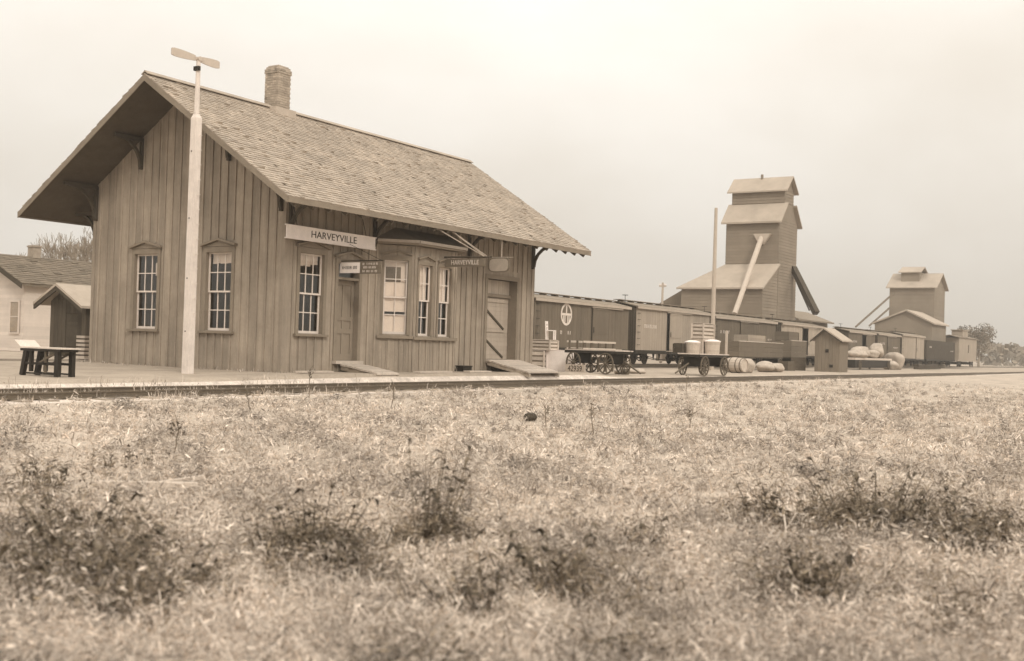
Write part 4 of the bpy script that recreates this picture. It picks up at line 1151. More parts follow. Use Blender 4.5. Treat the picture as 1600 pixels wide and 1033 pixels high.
sack('second pale bundle on the ground behind the limp sack', 26.4, 1.2, -.22, 1.4, .7, .3, -.2)
mb = MB(); mb.tube((-.35, 0, .14), (.35, 0, .14), .14, n=10); mb.tube((-.36, 0, .14), (.36, 0, .14), .07, n=8); o = mb.build('log', M['wheel']); o.location = (23.6, .35, -.22); o.rotation_euler = (0, 0, .9); tag(o, 'short dark log between the sack and the big wheel', 'log')

def barrel(label, x, y, rz, r=.44, ln=1.0):
    t = thing('barrel', label, 'barrel', (x, y, -.22), rz)
    mb = MB(); n = 18
    prof = [(-ln / 2, .84), (-ln / 4, .96), (0, 1.0), (ln / 4, .96), (ln / 2, .84)]
    for i in range(n):
        a0, a1 = 2 * PI * i / n + .01, 2 * PI * (i + 1) / n - .01
        j = random.uniform(-.006, .006)
        vs = []
        for x_, k in prof:
            for a, kk in ((a0, 1), (a1, 1), (a1, .94), (a0, .94)):
                rr = r * k * kk + j; vs.append((x_, rr * math.cos(a), r + rr * math.sin(a)))
        fs = [(0, 1, 2, 3), (16, 19, 18, 17)]
        for s in range(4):
            for q in range(4): fs.append((s * 4 + q, s * 4 + (q + 1) % 4, s * 4 + 4 + (q + 1) % 4, s * 4 + 4 + q))
        mb.add(vs, fs, random.gauss(1, .06))
    o = mb.build('staves', M['barrel'], t, 'stuff'); fix_normals(o.data)
    mb = MB()
    for x_, k in ((-ln * .4, .9), (-ln * .18, .985), (ln * .18, .985), (ln * .4, .9)): mb.ring((x_, 0, r), (1, 0, 0), r * k - .005, r * k + .012, .05, 20)
    mb.build('hoop', M['wheel'], t)
    mb = MB(); mb.tube((-ln / 2 + .05, 0, r), (-ln / 2 + .08, 0, r), r * .8, n=18); mb.build('head', M['barrel'], t)
    return t
barrel('pale barrel lying on its side right of the loaded wagon', 39.2, .75, 1.35, .47, 1.25)
sack('plump pale sack leaning beside the lying barrel', 41.0, .7, -.22, 1.0, .8, .9, .2)
sack('wide pale canvas bundle left of the box cart', 47.2, 1.8, -.22, 2.4, 1.1, .75, .25)
sack('smaller pale canvas bundle before the wide bundle', 48.6, 1.5, -.22, 1.6, .8, .62, -.1)

def box_cart(label, x, y, rz, ln, wd, zb, zt, m, load=True):
    t = thing('box_cart', label, 'cart', (x, y, -.2), rz, 'box bodied carts by the siding')
    mb = MB(); mb.box((-ln / 2, -wd / 2, zb - .1), (ln / 2, wd / 2, zb)); mb.build('bed', M['darkwood'], t)
    n = 3
    for i in range(n):
        z0, z1 = zb + (zt - zb) * i / n, zb + (zt - zb) * (i + 1) / n - .02
        for q in (((-ln / 2, -wd / 2), (ln / 2, -wd / 2 + .05)), ((-ln / 2, wd / 2 - .05), (ln / 2, wd / 2)), ((-ln / 2, -wd / 2 + .051), (-ln / 2 + .05, wd / 2 - .051)), ((ln / 2 - .05, -wd / 2 + .051), (ln / 2, wd / 2 - .051))):
            mb = MB(); mb.box((q[0][0], q[0][1], z0), (q[1][0], q[1][1], z1)); mb.build('side_board', M[m], t)
    mb = MB(); mb.box((-ln / 2 - .03, -wd / 2 - .03, zt), (ln / 2 + .03, -wd / 2 + .06, zt + .05)); mb.build('rim', M['plank'], t)
    for x_ in (-ln / 2 + .6, ln / 2 - .6):
        mb = MB(); mb.tube((x_, -wd / 2 - .02, .46), (x_, wd / 2 + .02, .46), .05); mb.box((x_ - .1, -wd / 2 + .15, .5), (x_ + .1, wd / 2 - .15, zb - .101)); mb.build('axle', M['iron'], t)
        for y_ in (-wd / 2 - .02, wd / 2 + .02): inst('wheel', W_MID, t, (x_, y_, .46))
    return t
box_cart('long grey box cart in front of the boxcar behind the loaded wagon', 54.5, 5.4, .0, 9.2, 1.5, .95, 2.0, 'car')
for x_, y_, sz, rz_, lab in ((60.6, 3.9, 1.0, .3, 'small dark packing case just left of the pointed tool house'), (57.0, 3.6, .7, -.2, 'low dark case on the ground right of the canvas bundles'), (66.5, 2.6, 1.1, .1, 'dark case right behind the pointed tool house wall'), (70.5, 4.2, .9, .5, 'tilted dark case before the flat black cart')):
    crate(lab, x_, y_, -.22, sz * 1.3, sz, sz, rz_, m='wheel', nsl=3, group='dark cases near the tool house')
box_cart('short high grey cart just left of the pointed tool house', 64.5, 6.0, .05, 4.6, 1.7, 1.0, 2.3, 'car')
crate('square grey bale on the short high cart', 64.0, 6.0, 2.12, 2.4, 1.1, .7, m='car', nsl=2)
crate('lower plank box stacked on the long grey cart', 54.0, 5.4, 1.82, 3.6, 1.0, .5, m='carpale', nsl=2)
fc = thing('flat_cart', 'flat black wheeled cart with pale load right of the tool house', 'cart', (87, 5.6, -.25))
mb = MB(); mb.box((-7.5, -.9, .95), (6, .9, 1.15)); mb.build('bed', M['plank'], fc)
mb = MB(); mb.box((-7.3, -.85, .25), (5.6, .85, .94)); mb.build('frame', M['iron'], fc)
for x_ in (-6, 4.6):
    for y_ in (-.95, .95): inst('wheel', W_MID, fc, (x_, y_, .46))
for i, (x, y, z, sx, sy, sz, lab) in enumerate((
    (81.6, 5.2, .92, 2.6, 1.3, .7, 'low pale sack at the left end of the flat black cart'),
    (84.4, 5.6, .92, 2.8, 1.3, 1.1, 'tall pale sack second from the left on the flat black cart'),
    (87.2, 5.2, .92, 2.6, 1.2, .8, 'grey sack in the middle of the flat black cart'),
    (90.0, 5.5, .92, 3.2, 1.3, 1.5, 'biggest rounded sack near the right end of the flat black cart'),
    (94.6, 5.2, -.3, 2.6, 1.2, 1.0, 'pale sack on the ground just right of the flat black cart'),
    (97.6, 5.6, -.3, 3.0, 1.4, 1.9, 'upright pale bundle standing on the ground before the pale boxcars'))):
    sack(lab, x, y, z, sx, sy, sz, .2 * i - .3, 'sacks on and beside the flat cart')
mb = MB(); mb.box((-6, -.25, 0), (6, .25, .3)); mb.box((-5.6, -.2, .31), (5.2, .3, .55)); o = mb.build('timber', M['darkwood']); o.location = (112, 5.2, -.2); tag(o, 'dark timbers lying by the siding right of the pale heap', 'timber')

# ------------------------------------------------------------------ left side: hand cart, shed, house, trees
hc = thing('platform_bench', 'dark legged bench cart with pale tray top at the far left of the platform', 'cart', (-7.6, .42, float(gz(-7.6, .42))))
mb = MB(); mb.box((-.26, -.80, .60), (.26, .74, .66)); mb.build('frame', M['iron'], hc)
for i in range(6):
    a = -.28 + .56 * i / 6
    mb = MB(); mb.prism([(a + .004, -.86, .665), (a + .09, -.86, .665), (a + .09, .74, .665), (a + .004, .74, .665)], [(a + .004, -.86, .70), (a + .09, -.86, .70), (a + .09, .74, .70), (a + .004, .74, .70)]); mb.build('top_plank', M['deck'], hc)
mb = MB(); mb.prism([(-.28, .70, .70), (.28, .70, .70), (.28, .74, .70), (-.28, .74, .70)], [(-.28, .95, .86), (.28, .95, .86), (.28, .99, .84), (-.28, .99, .84)]); mb.build('end_flap', M['deck'], hc)
for x in (-.2, .2):
    for y, s in ((-.66, .1), (.56, .13)):
        mb = MB(); mb.bar((x, y, .6), (x, y + (0.14 if y > 0 else .0), 0.0), .13 if y < 0 else .1, s); mb.build('leg', M['iron'], hc)
    mb = MB(); mb.bar((x, .36, .6), (x, .36, .1), .08, .08); mb.build('leg', M['iron'], hc)
    mb = MB(); mb.bar((x, -.64, .30), (x, .62, .30), .05, .06); mb.bar((x, -.64, .06), (x, .66, .06), .04, .04); mb.build('stretcher', M['iron'], hc)
    mb = MB(); mb.bar((x, -.2, .6), (x, -.2, .08), .05, .05); mb.bar((x, .1, .3), (x, -.6, .58), .04, .04); mb.build('brace', M['wheel'], hc)

sh = thing('coal_shed', 'small dark gabled shed behind the depot corner at left', 'shed', (4.5, 16.4, 0))
def shed_top(y): return 2.85 - abs(y - .2) * .55
for i in range(9):
    a = -1.2 + 2.3 * i / 9; b = a + 2.3 / 9
    if .05 > (a + b) / 2 > -.75: lo = 1.75
    else: lo = -.05
    mb = MB(); mb.prism([(0, a + .006, lo), (0, b - .006, lo), (0, b - .006, shed_top(b) - .1), (0, a + .006, shed_top(a) - .1)], [(.03, a + .006, lo), (.03, b - .006, lo), (.03, b - .006, shed_top(b) - .1), (.03, a + .006, shed_top(a) - .1)]); o = mb.build('wall_board', M['shed'], sh); fix_normals(o.data)
mb = MB(); mb.box((.031, -1.18, -.05), (3.4, -1.13, 2.0)); mb.box((.031, 1.05, -.05), (3.4, 1.1, 2.15)); mb.box((3.35, -1.12, -.05), (3.4, 1.04, 2.1)); mb.build('wall', M['shed'], sh)
mb = MB(); mb.box((.02, -.79, 0), (.05, .07, 1.74)); d_ = mb.build('door', M['darkwood'], sh)
for z in (.4, 1.3): mb = MB(); mb.box((0.0, -.75, z), (.019, .03, z + .1)); mb.build('door_rail', M['shed'], d_)
mb = MB()
for q in ([(1.65, 2.08), (.2, 2.86), (.2, 2.97), (1.65, 2.18)], [(-1.5, 1.95), (.2, 2.86), (.2, 2.97), (-1.5, 2.05)]): mb.prism([(-.45, y, z) for y, z in q], [(3.7, y, z) for y, z in q])
o = mb.build('roof', M['shedroof'], sh); fix_normals(o.data)
mb = MB()
for q in ([(1.65, 1.9), (.2, 2.68), (.2, 2.85), (1.65, 2.07)], [(-1.5, 1.77), (.2, 2.68), (.2, 2.85), (-1.5, 1.94)]): mb.prism([(-.43, y, z) for y, z in q], [(-.35, y, z) for y, z in q])
o = mb.build('rake_board', M['darkwood'], sh); fix_normals(o.data)
ld = thing('lumber_stack', 'short pale stack of boards between the dark shed and the depot wall', 'lumber', (2.2, 11.85, 0))
for i in range(6):
    mb = MB(); mb.box((-.4, -.24 + random.uniform(-.03, .03), .02 + i * .15), (.6, .24, .11 + i * .15)); mb.build('board', M['plank'], ld)

ho = thing('white_house', 'low white frame house with dark shingled roof at the left edge', 'house', (8.0, 24.5, 0))
hw_, hl = 6.0, 11.0
mb = MB(); mb.prism([(0, 0, -.1), (0, hw_, -.1), (0, hw_, 3.25), (0, hw_ / 2, 4.6), (0, 0, 3.25)], [(hl, 0, -.1), (hl, hw_, -.1), (hl, hw_, 3.25), (hl, hw_ / 2, 4.6), (hl, 0, 3.25)]); hwl = mb.build('wall', M['house'], ho); fix_normals(hwl.data)
mb = MB(); lap(mb, (0, hw_), (0, 0), 0, 3.2, (-1, 0), .15, lip=.024); lap(mb, (0, 0), (hl, 0), 0, 3.2, (0, -1), .15, lip=.024)
lap(mb, (0, hw_), (0, 0), 3.2, 4.5, (-1, 0), .15, lip=.024, tf=lambda z: (.5 * min(1, (z - 3.05) / 1.45), 1 - .5 * min(1, (z - 3.05) / 1.45)))
o = mb.build('siding', M['house'], hwl, 'stuff')
mb = MB()
k = 1.35 / (hw_ / 2)
for sg_ in (-1, 1):
    ye = hw_ / 2 + sg_ * (hw_ / 2 + .4); ze = 4.6 - k * (hw_ / 2 + .4)
    q = [(ye, ze + .03), (hw_ / 2, 4.63), (hw_ / 2, 4.77), (ye, ze + .17)]
    mb.prism([(-.4, y, z) for y, z in q], [(hl + .4, y, z) for y, z in q])
hr = mb.build('roof', M['houseroof'], ho); fix_normals(hr.data)
shingles(-.4, hl + .4, -.4, 4.6 - k * (hw_ / 2 + .4) + .17, hw_ / 2, 4.77, .25, .2, .4, 'shingles', M['houseroof'], hr)
mb = MB()
for sg_ in (-1, 1):
    ye = hw_ / 2 + sg_ * (hw_ / 2 + .4); ze = 4.6 - k * (hw_ / 2 + .4)
    q = [(ye, ze - .1), (hw_ / 2, 4.5), (hw_ / 2, 4.75), (ye, ze + .15)]
    mb.prism([(-.44, y, z) for y, z in q], [(-.41, y, z) for y, z in q])
o = mb.build('rake_board', M['darkwood'], hr); fix_normals(o.data)
mb = MB(); mb.box((2.3, 2.8, 4.4), (2.75, 3.25, 5.35)); mb.box((2.26, 2.76, 5.25), (2.79, 3.29, 5.32)); mb.build('chimney', M['brick'], hr)
def small_win(parent, y, z0, z1, w):
    mb = MB(); mb.box((-.09, y - w / 2 - .08, z0 - .08), (-.051, y - w / 2, z1 + .08)); mb.box((-.09, y + w / 2, z0 - .08), (-.051, y + w / 2 + .08, z1 + .08)); mb.box((-.09, y - w / 2, z1), (-.051, y + w / 2, z1 + .08)); mb.box((-.1, y - w / 2 - .08, z0 - .12), (-.051, y + w / 2 + .08, z0 - .081)); mb.box((-.08, y - w / 2, (z0 + z1) / 2 - .02), (-.06, y + w / 2, (z0 + z1) / 2 + .02))
    o = mb.build('window', M['house'], parent)
    for a, b in ((z0, (z0 + z1) / 2 - .02), ((z0 + z1) / 2 + .02, z1)):
        g = MB(); g.box((-.066, y - w / 2, a), (-.0605, y + w / 2, b)); g.build('pane', M['glass'], o)
    return o
# shallow dark room behind the window
small_win(ho, .62, .95, 2.35, .62)
mb = MB(); mb.box((-.06, .31, .95), (-.0525, .93, 2.35)); mb.build('window_shade', M['oval'], ho)

def grow(mb, p, d, ln, r, depth, spread=.55, up=.12, minr=.008):
    p = Vector(p); d = Vector(d).normalized()
    q = p + d * ln
    mb.tube(p, q, r, r * .72, n=6 if r > .04 else 4, caps=False)
    if depth == 0: return
    n = 2 if random.random() < .6 else 3
    for i in range(n):
        v = (d + Vector((random.uniform(-1, 1), random.uniform(-1, 1), random.uniform(-.5, 1))) * spread + Vector((0, 0, up))).normalized()
        grow(mb, q - d * ln * random.uniform(0, .25), v, ln * random.uniform(.66, .88), max(r * .62, minr), depth - 1, spread, up, minr)
def bare_tree(label, x, y, h, r=.14, depth=6):
    t = thing('bare_tree', label, 'tree', (x, y, 0), random.uniform(0, 6), 'bare trees behind the house')
    mb = MB(); mb.tube((0, 0, -.2), (0.1, 0, h * .25), r * 1.25, r, n=8, caps=False); mb.build('trunk', M['bark'], t)
    mb = MB()
    for i in range(4):
        a = i * PI / 2 + random.uniform(-.5, .5)
        grow(mb, (0.1, 0, h * .22), (math.cos(a) * .5, math.sin(a) * .5, 1), h * .23, r * .7, depth, .6, .1, .012)
    mb.build('crown', M['bark'], t)
    return t
bare_tree('tall bare tree behind the house roof next to the depot corner', 15.6, 30.2, 6.6, .13)
bare_tree('bare tree with low spreading twigs right of the house chimney', 17.5, 33.5, 6.6, .12)
bare_tree('smaller bare tree behind the house ridge', 22, 44, 7.0, .12, 5)

# leafy trees and far wood at right
def leafy(name, label, x, y, h, w, n, m='foliage', cat='tree', group=None):
    t = thing(name, label, cat, (x, y, -.3), random.uniform(0, 6), group)
    mb = MB(); mb.tube((0, 0, -.2), (.1, .1, h * .5), .28, .16, n=7); 
    for i in range(6):
        a = i * 1.05; mb.tube((.1, .1, h * (.3 + .04 * i)), (math.cos(a) * w * .35, math.sin(a) * w * .35, h * (.55 + .06 * i)), .1, .03, n=5)
    mb.build('trunk', M['bark'], t)
    mb = MB()
    blobs = [(random.gauss(0, w * .24), random.gauss(0, w * .24), h * random.uniform(.35, .9), random.uniform(.14, .26) * w, random.uniform(.7, 1.3)) for _ in range(16)]
    for i in range(n):
        bx_, by_, bz_, br_, sh_ = random.choice(blobs)
        v = Vector((random.gauss(0, 1), random.gauss(0, 1), random.gauss(0, 1))).normalized() * br_ * random.uniform(.6, 1.05)
        c = Vector((bx_, by_, min(bz_, h)) ) + v
        s = random.uniform(.1, .22)
        a = Vector((random.uniform(-1, 1), random.uniform(-1, 1), random.uniform(-1, 1))).normalized(); b = a.orthogonal().normalized()
        mb.add([c - a * s, c + b * s * .6, c + a * s, c - b * s * .6], [(0, 1, 2, 3)], sh_ * random.uniform(.8, 1.2))
    mb.build('crown', M[m], t)
    return t
leafy('leafy_tree', 'hazy leafy tree behind the caboose at far right', 216, 17.5, 8.0, 9, 4200)
mb = MB()
for i in range(16000):
    a = random.uniform(-.16, 1.25); dist = random.uniform(330, 420)
    hh = 7.0 + 2.5 * math.sin(a * 37) + 1.5 * math.sin(a * 83 + 1) + 1.2 * math.sin(a * 191)
    c = Vector((-24 + dist * math.cos(a), -24 + dist * math.sin(a), -.3 + max(1.5, hh) * random.random() ** .7))
    s = random.uniform(.6, 1.5)
    p = Vector((random.uniform(-1, 1), random.uniform(-1, 1), random.uniform(-1, 1))).normalized(); q = p.orthogonal().normalized()
    mb.add([c - p * s, c + q * s * .7, c + p * s, c - q * s * .7], [(0, 1, 2, 3)], random.uniform(.7, 1.3))
mb.build('far_wood', M['farwood'], None, 'stuff')

# ------------------------------------------------------------------ the field: dry grass
def noise2(x, y):
    return (np.sin(x * .9 + 1.7 * np.sin(y * .55)) + np.sin(y * 1.15 + 1.4 * np.sin(x * .7 + 1)) + .7 * np.sin(x * 2.3 - y * 1.7 + 2) + .6 * np.sin(x * 3.7 + y * 3.1 + 1.1 * np.sin(y * 2.2))
            + .4 * np.sin(x * 7.1 - y * 5.3) + .35 * np.sin(x * 5.3 + y * 8.7)) / 3.2

def np_mesh(name, V, quads, tris, shade_q, shade_t, m, kind='stuff'):
    me = bpy.data.meshes.new(name)
    nq, nt_ = len(quads), len(tris)
    me.vertices.add(len(V)); me.vertices.foreach_set('co', V.astype(np.float32).ravel())
    loops = np.concatenate([quads.ravel(), tris.ravel()]).astype(np.int32)
    me.loops.add(len(loops)); me.loops.foreach_set('vertex_index', loops)
    me.polygons.add(nq + nt_)
    st = np.concatenate([np.arange(nq) * 4, nq * 4 + np.arange(nt_) * 3]).astype(np.int32)
    me.polygons.foreach_set('loop_start', st)
    try: me.polygons.foreach_set('loop_total', np.concatenate([np.full(nq, 4), np.full(nt_, 3)]).astype(np.int32))
    except Exception: pass
    me.update(calc_edges=True)
    at = me.attributes.new('shade', 'FLOAT', 'FACE')
    at.data.foreach_set('value', np.concatenate([shade_q, shade_t]).astype(np.float32))
    me.materials.append(m)
    me.validate()
    o = bpy.data.objects.new(name, me); C.objects.link(o)
    if kind: o['kind'] = kind
    return o

def grass(name, x, y, h, wd, lean, shade, m):
    n = len(x)
    a = rng.uniform(0, 2 * np.pi, n); f = rng.uniform(0, 2 * np.pi, n)
    z = gz(x, y) - .02
    dx, dy = np.cos(a) * wd / 2, np.sin(a) * wd / 2
    lx, ly = np.cos(f) * lean * h, np.sin(f) * lean * h
    V = np.empty((n, 5, 3))
    V[:, 0] = np.stack([x - dx, y - dy, z], 1); V[:, 1] = np.stack([x + dx, y + dy, z], 1)
    V[:, 2] = np.stack([x + dx * .8 + lx * .35, y + dy * .8 + ly * .35, z + h * .6], 1); V[:, 3] = np.stack([x - dx * .8 + lx * .35, y - dy * .8 + ly * .35, z + h * .6], 1)
    V[:, 4] = np.stack([x + lx, y + ly, z + h * np.clip(1 - .42 * lean, .2, 1)], 1)
    b = np.arange(n)[:, None] * 5
    return np_mesh(name, V.reshape(-1, 3), b + np.array([[0, 1, 2, 3]]), b + np.array([[3, 2, 4]]), shade, shade, m)

def field_points(n, d0, d1, power=1.0):
    u = rng.uniform(0, 1, n)
    d = d0 * (d1 / d0) ** (u ** power)
    th = rng.uniform(R(-6), R(70), n)
    return CAMP.x + d * np.cos(th), CAMP.y + d * np.sin(th), d
WEED_SPOTS = ((-14.0, -21.0, .75), (-13.6, -21.9, .4), (-14.3, -20.2, .35), (-17.3, -21.5, .3), (-18.3, -20.2, .5), (-17.4, -18.4, .35), (-18.5, -18.2, .38), (-19.7, -17.1, .35), (-20.2, -17.7, .4), (-20.0, -18.3, .3), (-19.2, -16.3, .35), (-17.6, -13.8, .3))
def clear_of_weeds(x, y):
    p = np.zeros(len(x))
    for wx, wy, wr in WEED_SPOTS: p = np.maximum(p, .85 * np.exp(-((x - wx) ** 2 + (y - wy) ** 2) / (wr * wr)))
    return rng.uniform(0, 1, len(x)) > p * np.clip(.75 + .7 * noise2(x * 5, y * 5), 0, 1)
def tone(x, y):
    return np.clip(1 + .32 * noise2(x * 1.1 + 4, y * 1.1) + .40 * noise2(x * 3.1 + 1, y * 3.3 + 3) + .26 * noise2(x * 7.7, y * 7.1 + 2), .25, 1.6)
x, y, d = field_points(260000, 2.2, 75)
k = clear_of_weeds(x, y) & (y < -4.7) & (rng.uniform(0, 1, len(x)) < .5 + .55 * noise2(x * 1.3, y * 1.3))
x, y, d = x[k], y[k], d[k]
h = np.clip(rng.gamma(2.6, .03, len(x)) * (1 + .6 * noise2(x, y)), .02, .34) * np.clip((-3.2 - y) / 4, .35, 1)
wd = np.clip(.004 + .0008 * d, .005, .028)
grass('dry_grass', x, y, h, wd, rng.uniform(.5, 2.4, len(x)), np.clip(rng.normal(1.05, .24, len(x)) * tone(x, y), .25, 1.6), M['grass'])

# tangled dead weeds: fine stems and curled flecks at every angle, gathered in clumps
def flecks(name, cx_, cy_, spread, per, hmax, size, shade_c, m):
    n = len(cx_) * per
    i = np.repeat(np.arange(len(cx_)), per)
    r_ = np.abs(rng.normal(0, 1, n)) * spread[i]; a = rng.uniform(0, 2 * np.pi, n)
    x, y = cx_[i] + r_ * np.cos(a), cy_[i] + r_ * np.sin(a)
    dist = np.hypot(x - CAMP.x, y - CAMP.y)
    z = gz(x, y) + hmax[i] * rng.uniform(0, 1, n) ** 1.3 * np.exp(-(r_ / (spread[i] * 1.6)) ** 2)
    az = rng.uniform(0, 2 * np.pi, n); el = rng.uniform(-.5, 1.3, n)
    ln = size * rng.uniform(.5, 1.9, n) * np.clip((dist / 9) ** .6, .8, 2.2); wd = np.clip(ln * rng.uniform(.04, .2, n), .0025, .016)
    # stems lean every way
    d1 = np.stack([np.cos(az) * np.cos(el), np.sin(az) * np.cos(el), np.sin(el)], 1)
    rd = rng.normal(0, 1, (n, 3)); d2 = np.cross(d1, rd); d2 /= np.linalg.norm(d2, axis=1)[:, None] + 1e-9
    c = np.stack([x, y, z], 1)
    V = np.empty((n, 4, 3))
    V[:, 0] = c - d1 * ln[:, None] / 2; V[:, 1] = c + d2 * wd[:, None] / 2 + np.array([0, 0, .004]); V[:, 2] = c + d1 * ln[:, None] / 2; V[:, 3] = c - d2 * wd[:, None] / 2
    q = np.arange(n)[:, None] * 4 + np.array([[0, 1, 2, 3]])
    sh = np.clip(shade_c[i] * rng.normal(1, .25, n), .12, 3.2)
    return np_mesh(name, V.reshape(-1, 3), q, np.zeros((0, 3), int), sh, np.zeros(0), m)
x, y, d = field_points(30000, 3.0, 70)
k = clear_of_weeds(x, y) & (y < -5.3) & (rng.uniform(0, 1, len(x)) < .6 + .5 * noise2(x * .9 + 2, y * .9))
x, y, d = x[k], y[k], d[k]
sp = rng.uniform(.05, .2, len(x))
flecks('dead_weeds', x, y, sp, 40, sp * rng.uniform(.8, 2.2, len(x)), .05, np.clip(rng.normal(.9, .22, len(x)) * tone(x + 3, y), .25, 1.2), M['grass'])
# weeds over the rails in front of the gable, sparse tufts on the platform edge
n = 6500
x = np.concatenate([rng.normal(-9, 5.5, n), rng.uniform(-25, 40, 900)]); y = np.concatenate([rng.uniform(-4.6, -1.7, n), rng.uniform(-4.7, -4.2, 900)])
k = noise2(x * 1.7, y * 1.7) > -.05
x, y = x[k], y[k]
grass('trackside_grass', x, y, np.clip(rng.gamma(4, .036, len(x)), .05, .34), np.full(len(x), .016), rng.uniform(.1, .8, len(x)), np.clip(rng.normal(.85, .25, len(x)), .3, 1.3), M['grass'])
x = np.concatenate([rng.uniform(-1.4, 16, 1200), rng.normal(-.25, .2, 500)]); y = np.concatenate([rng.normal(-.25, .12, 1200), rng.uniform(0, 9, 500)])
k = noise2(x * 2, y * 2) > .1
x, y = x[k], y[k]
grass('wall_foot_grass', x, y, np.clip(rng.gamma(3, .03, len(x)), .03, .25), np.full(len(x), .02), rng.uniform(.1, .8, len(x)), np.clip(rng.normal(.7, .25, len(x)), .3, 1.2), M['grass'])

# broad-leaved weeds, each plant its own thing
def leaf_mesh(ln, wd, curl):
    mb = MB(); n = 5; vs = []
    for i in range(n + 1):
        t = i / n
        w = wd * math.sin(PI * min(1, .08 + t * .92)) ** .8 if i < n else 0
        zz = curl * t * (1 - t) * 2 - curl * .9 * t * t
        for s in (-1, 0, 1): vs.append((t * ln, s * w, zz + (.25 * w if s else 0)))
    fs = []
    for i in range(n):
        for s in range(2): a = i * 3 + s; fs.append((a, a + 1, a + 4, a + 3))
    mb.add(vs, fs)
    return mb.mesh('leaf', M['leaf'])
LEAVES = [leaf_mesh(.09, .016, .03), leaf_mesh(.12, .016, .05), leaf_mesh(.07, .021, .01), leaf_mesh(.09, .026, .04), leaf_mesh(.13, .011, .02), leaf_mesh(.06, .018, -.02)]
def weed(label, x, y, size, n, h, group='broad leaved weeds growing in the dry field'):
    t = thing('weed', label, 'weed', (x, y, float(gz(x, y)) - .02), random.uniform(0, 6), group)
    mb = MB(); pts = []
    ns = max(5, n // 4)
    for i in range(ns):
        a = random.uniform(0, 2 * PI); rr = size * 1.1 * random.random() ** .65
        p = Vector((rr * .5 * math.cos(a), rr * .5 * math.sin(a), 0)); q = Vector((rr * math.cos(a), rr * math.sin(a), h * random.uniform(.5, 1.55)))
        m_ = (p + q) / 2 + Vector((0, 0, h * .12))
        mb.tube(p, m_, .006, .005, n=4, caps=False); mb.tube(m_, q, .005, .003, n=4, caps=False)
        pts += [(p, m_, q)]
    mb.build('stem', M['stalk'], t, 'stuff')
    n = int(n * 1.8)
    for i in range(n):
        p, m_, q = random.choice(pts); f = random.random()
        c = (p.lerp(m_, f * 2) if f < .5 else m_.lerp(q, f * 2 - 1))
        s = random.uniform(.6, 1.25)
        inst('leaf', random.choice(LEAVES), t, c, (random.uniform(-.5, .5), random.uniform(-.7, .55), random.uniform(0, 2 * PI)), (s, s, s))
    return t
WEEDS = [
    (-13.98, -21.1, .75, 95, .42, 'biggest darkest weed clump at the right of the field'),
    (-13.6, -21.9, .5, 40, .25, 'spreading weed low at the right edge of the field'),
    (-14.9, -22.1, .4, 28, .2, 'sparse weed at the lower right near the edge'),
    (-14.3, -20.2, .45, 40, .28, 'weed joined to the left of the biggest dark clump'),
    (-17.3, -21.5, .3, 42, .26, 'compact dark weed in the lower right of the field'),
    (-17.6, -22.4, .3, 16, .16, 'tiny weed at the bottom right corner area'),
    (-18.3, -20.2, .5, 62, .3, 'dark broad weed clump at the bottom middle'),
    (-18.9, -20.0, .4, 30, .22, 'weed just below the bottom middle clump'),
    (-17.4, -18.4, .36, 44, .55, 'upright dark weed with a tall stalk in the middle of the field'),
    (-18.5, -18.2, .48, 60, .34, 'bushy dark weed left of the upright stalked one'),
    (-18.9, -18.9, .3, 22, .22, 'small weed below the bushy left middle one'),
    (-19.7, -17.1, .55, 60, .3, 'wide weed clump in the lower left of the field'),
    (-20.2, -17.7, .5, 70, .28, 'densest leafy weed at the lower left'),
    (-20.0, -18.3, .5, 48, .25, 'leafy weed right of the densest lower left one'),
    (-20.5, -18.6, .35, 30, .2, 'small weed at the very bottom left'),
    (-19.2, -16.3, .45, 34, .26, 'weed above the wide lower left clump'),
    (-17.6, -13.8, .42, 30, .22, 'dark flat weed at the far left of the field'),
    (-16.2, -13.3, .4, 18, .2, 'faint weed near the left edge farther back'),
    (-16.6, -20.0, .32, 16, .2, 'sparse weed between bottom middle and lower right'),
    (-20.4, -20.6, .3, 20, .18, 'short weed at the bottom edge left of center'),
    (-19.4, -21.2, .3, 14, .16, 'little weed at the bottom edge right of center'),
]
for x, y, s, n, h_, lab in WEEDS: weed(lab, x, y, s, n, h_)
ux, uy = [], []
for x, y, s, n, h_, lab in WEEDS:
    m_ = int(n * 14)
    ux.append(rng.normal(x, s * .55, m_)); uy.append(rng.normal(y, s * .55, m_))
for x, y, s, n in ((-20.4, -17.5, .8, 800), (-19.2, -17.5, .6, 300), (-14.0, -20.9, .5, 1900), (-18.5, -18.2, .4, 450), (-18.4, -20.2, .4, 450), (-17.3, -21.5, .3, 600), (-17.4, -18.4, .25, 500), (-16.9, -21.7, .5, 400), (-18.0, -14.2, .5, 350), (-12.0, -20.6, .5, 200), (-18.7, -16.9, .4, 160)):
    ux.append(rng.normal(x, s, n)); uy.append(rng.normal(y, s, n))
ux = np.concatenate(ux); uy = np.concatenate(uy)
k = noise2(ux * 4.1, uy * 4.1) > -.15
ux, uy = ux[k], uy[k]
k2 = rng.uniform(0, 1, len(ux)) < .45
grass('weed_undergrowth', ux[k2], uy[k2], np.clip(rng.gamma(3, .042, k2.sum()), .03, .34), rng.uniform(.006, .016, k2.sum()), rng.uniform(.3, 1.6, k2.sum()), np.clip(rng.normal(1.3, .6, k2.sum()), .4, 3.0), M['leaf'])
k3 = rng.uniform(0, 1, len(ux)) < .2
sp = rng.uniform(.05, .16, k3.sum())
flecks('weed_tangle', ux[k3], uy[k3], sp, 22, sp * rng.uniform(1.4, 4.2, k3.sum()), .045, np.clip(rng.normal(1.5, .7, k3.sum()), .5, 2.4), M['leaf'])
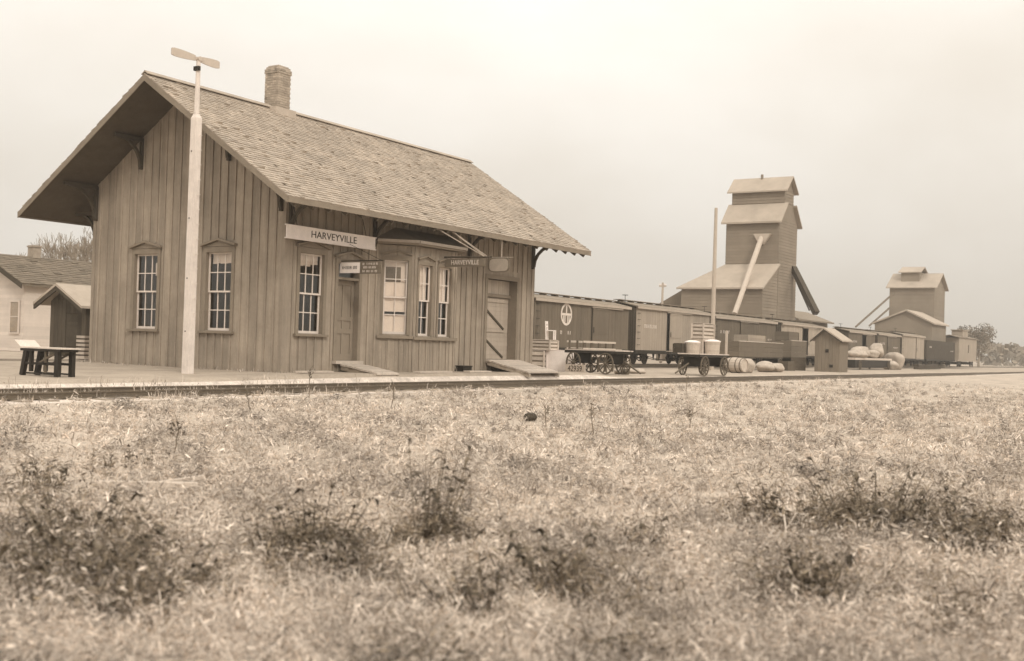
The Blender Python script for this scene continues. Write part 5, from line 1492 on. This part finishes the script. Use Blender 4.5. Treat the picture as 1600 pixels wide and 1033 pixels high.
def stalk(label, x, y, h_):
    t = thing('weed_stalk', label, 'weed stalk', (x, y, float(gz(x, y)) - .02), random.uniform(0, 6), 'dry weed stalks standing in the field')
    mb = MB(); p = Vector((0, 0, 0))
    for i in range(5):
        q = p + Vector((random.uniform(-.03, .03), random.uniform(-.03, .03), h_ / 5)); mb.tube(p, q, .011 - .001 * i, .010 - .001 * i, n=5, caps=False); p = q
        if i > 1: mb.tube(q, q + Vector((random.uniform(-.15, .15), random.uniform(-.15, .15), .12)), .006, .003, n=4, caps=False)
    mb.build('stem', M['stalk'], t)
    mb = MB()
    for i in range(26):
        c = Vector((random.gauss(0, .03), random.gauss(0, .03), h_ * random.uniform(.72, 1.03))); s = random.uniform(.015, .035)
        a = Vector((random.uniform(-1, 1), random.uniform(-1, 1), random.uniform(-1, 1))).normalized(); b = a.orthogonal().normalized()
        mb.add([c - a * s, c + b * s * .6, c + a * s, c - b * s * .6], [(0, 1, 2, 3)])
    mb.build('seed_head', M['stalk'], t, 'stuff')
stalk('tall dry stalk in front of the loaded wagon', -7.5, -14.6, .62)
stalk('dry stalk farther right with a bent tip', -5.2, -15.4, .55)
stalk('dry stalk close to the track below the tool house', 9.0, -9.2, .75)
stalk('short dry stalk next to the dark clod', -6.3, -13.0, .45)
stalk('thin stalk standing before the bay window', -6.0, -9.0, .6)
stalk('dry stalk at the left part of the field', -15.2, -12.9, .5)
stalk('thin stalk rising by the near rail before the depot door', -4.4, -5.2, .7)
stalk('crooked stalk in the grass before the tall white mast', -9.3, -8.2, .45)
mb = MB(); mb.lathe((0, 0, 0), (0, 0, 1), [(.13, -.03), (.17, .06), (.13, .14), (.05, .18)], 7); o = mb.build('clod', M['stone']); o.location = (-5.2, -11.95, float(gz(-5.2, -11.95)) + .03); o.scale = (1, .8, .8); tag(o, 'small dark clod lying in the pale grass below the ramp', 'clod')
mb = MB(); mb.box((-.55, -.05, 0), (.5, .05, .05)); mb.bar((.1, .03, .03), (.62, .25, .08), .05, .04); o = mb.build('stick', M['plank']); o.location = (-17.0, -14.6, float(gz(-17.0, -14.6)) + .06); o.rotation_euler = (0, .05, -.5); tag(o, 'pale forked stick lying in the grass at left', 'stick')

# ------------------------------------------------------------------ haze
hz = MB(); hz.box((-40, -60, -1.7), (460, 420, 24)); hzo = hz.build('haze', M['grass'], None, 'stuff')
hm = bpy.data.materials.new('haze_air'); hm.use_nodes = True
hm.node_tree.nodes.clear()
ho_ = hm.node_tree.nodes.new('ShaderNodeOutputMaterial'); pv = hm.node_tree.nodes.new('ShaderNodeVolumePrincipled')
pv.inputs['Color'].default_value = (1.0, .96, .9, 1); pv.inputs['Density'].default_value = 0.0008; pv.inputs['Anisotropy'].default_value = 0.2
hm.node_tree.links.new(pv.outputs[0], ho_.inputs['Volume'])
hzo.data.materials.clear(); hzo.data.materials.append(hm)
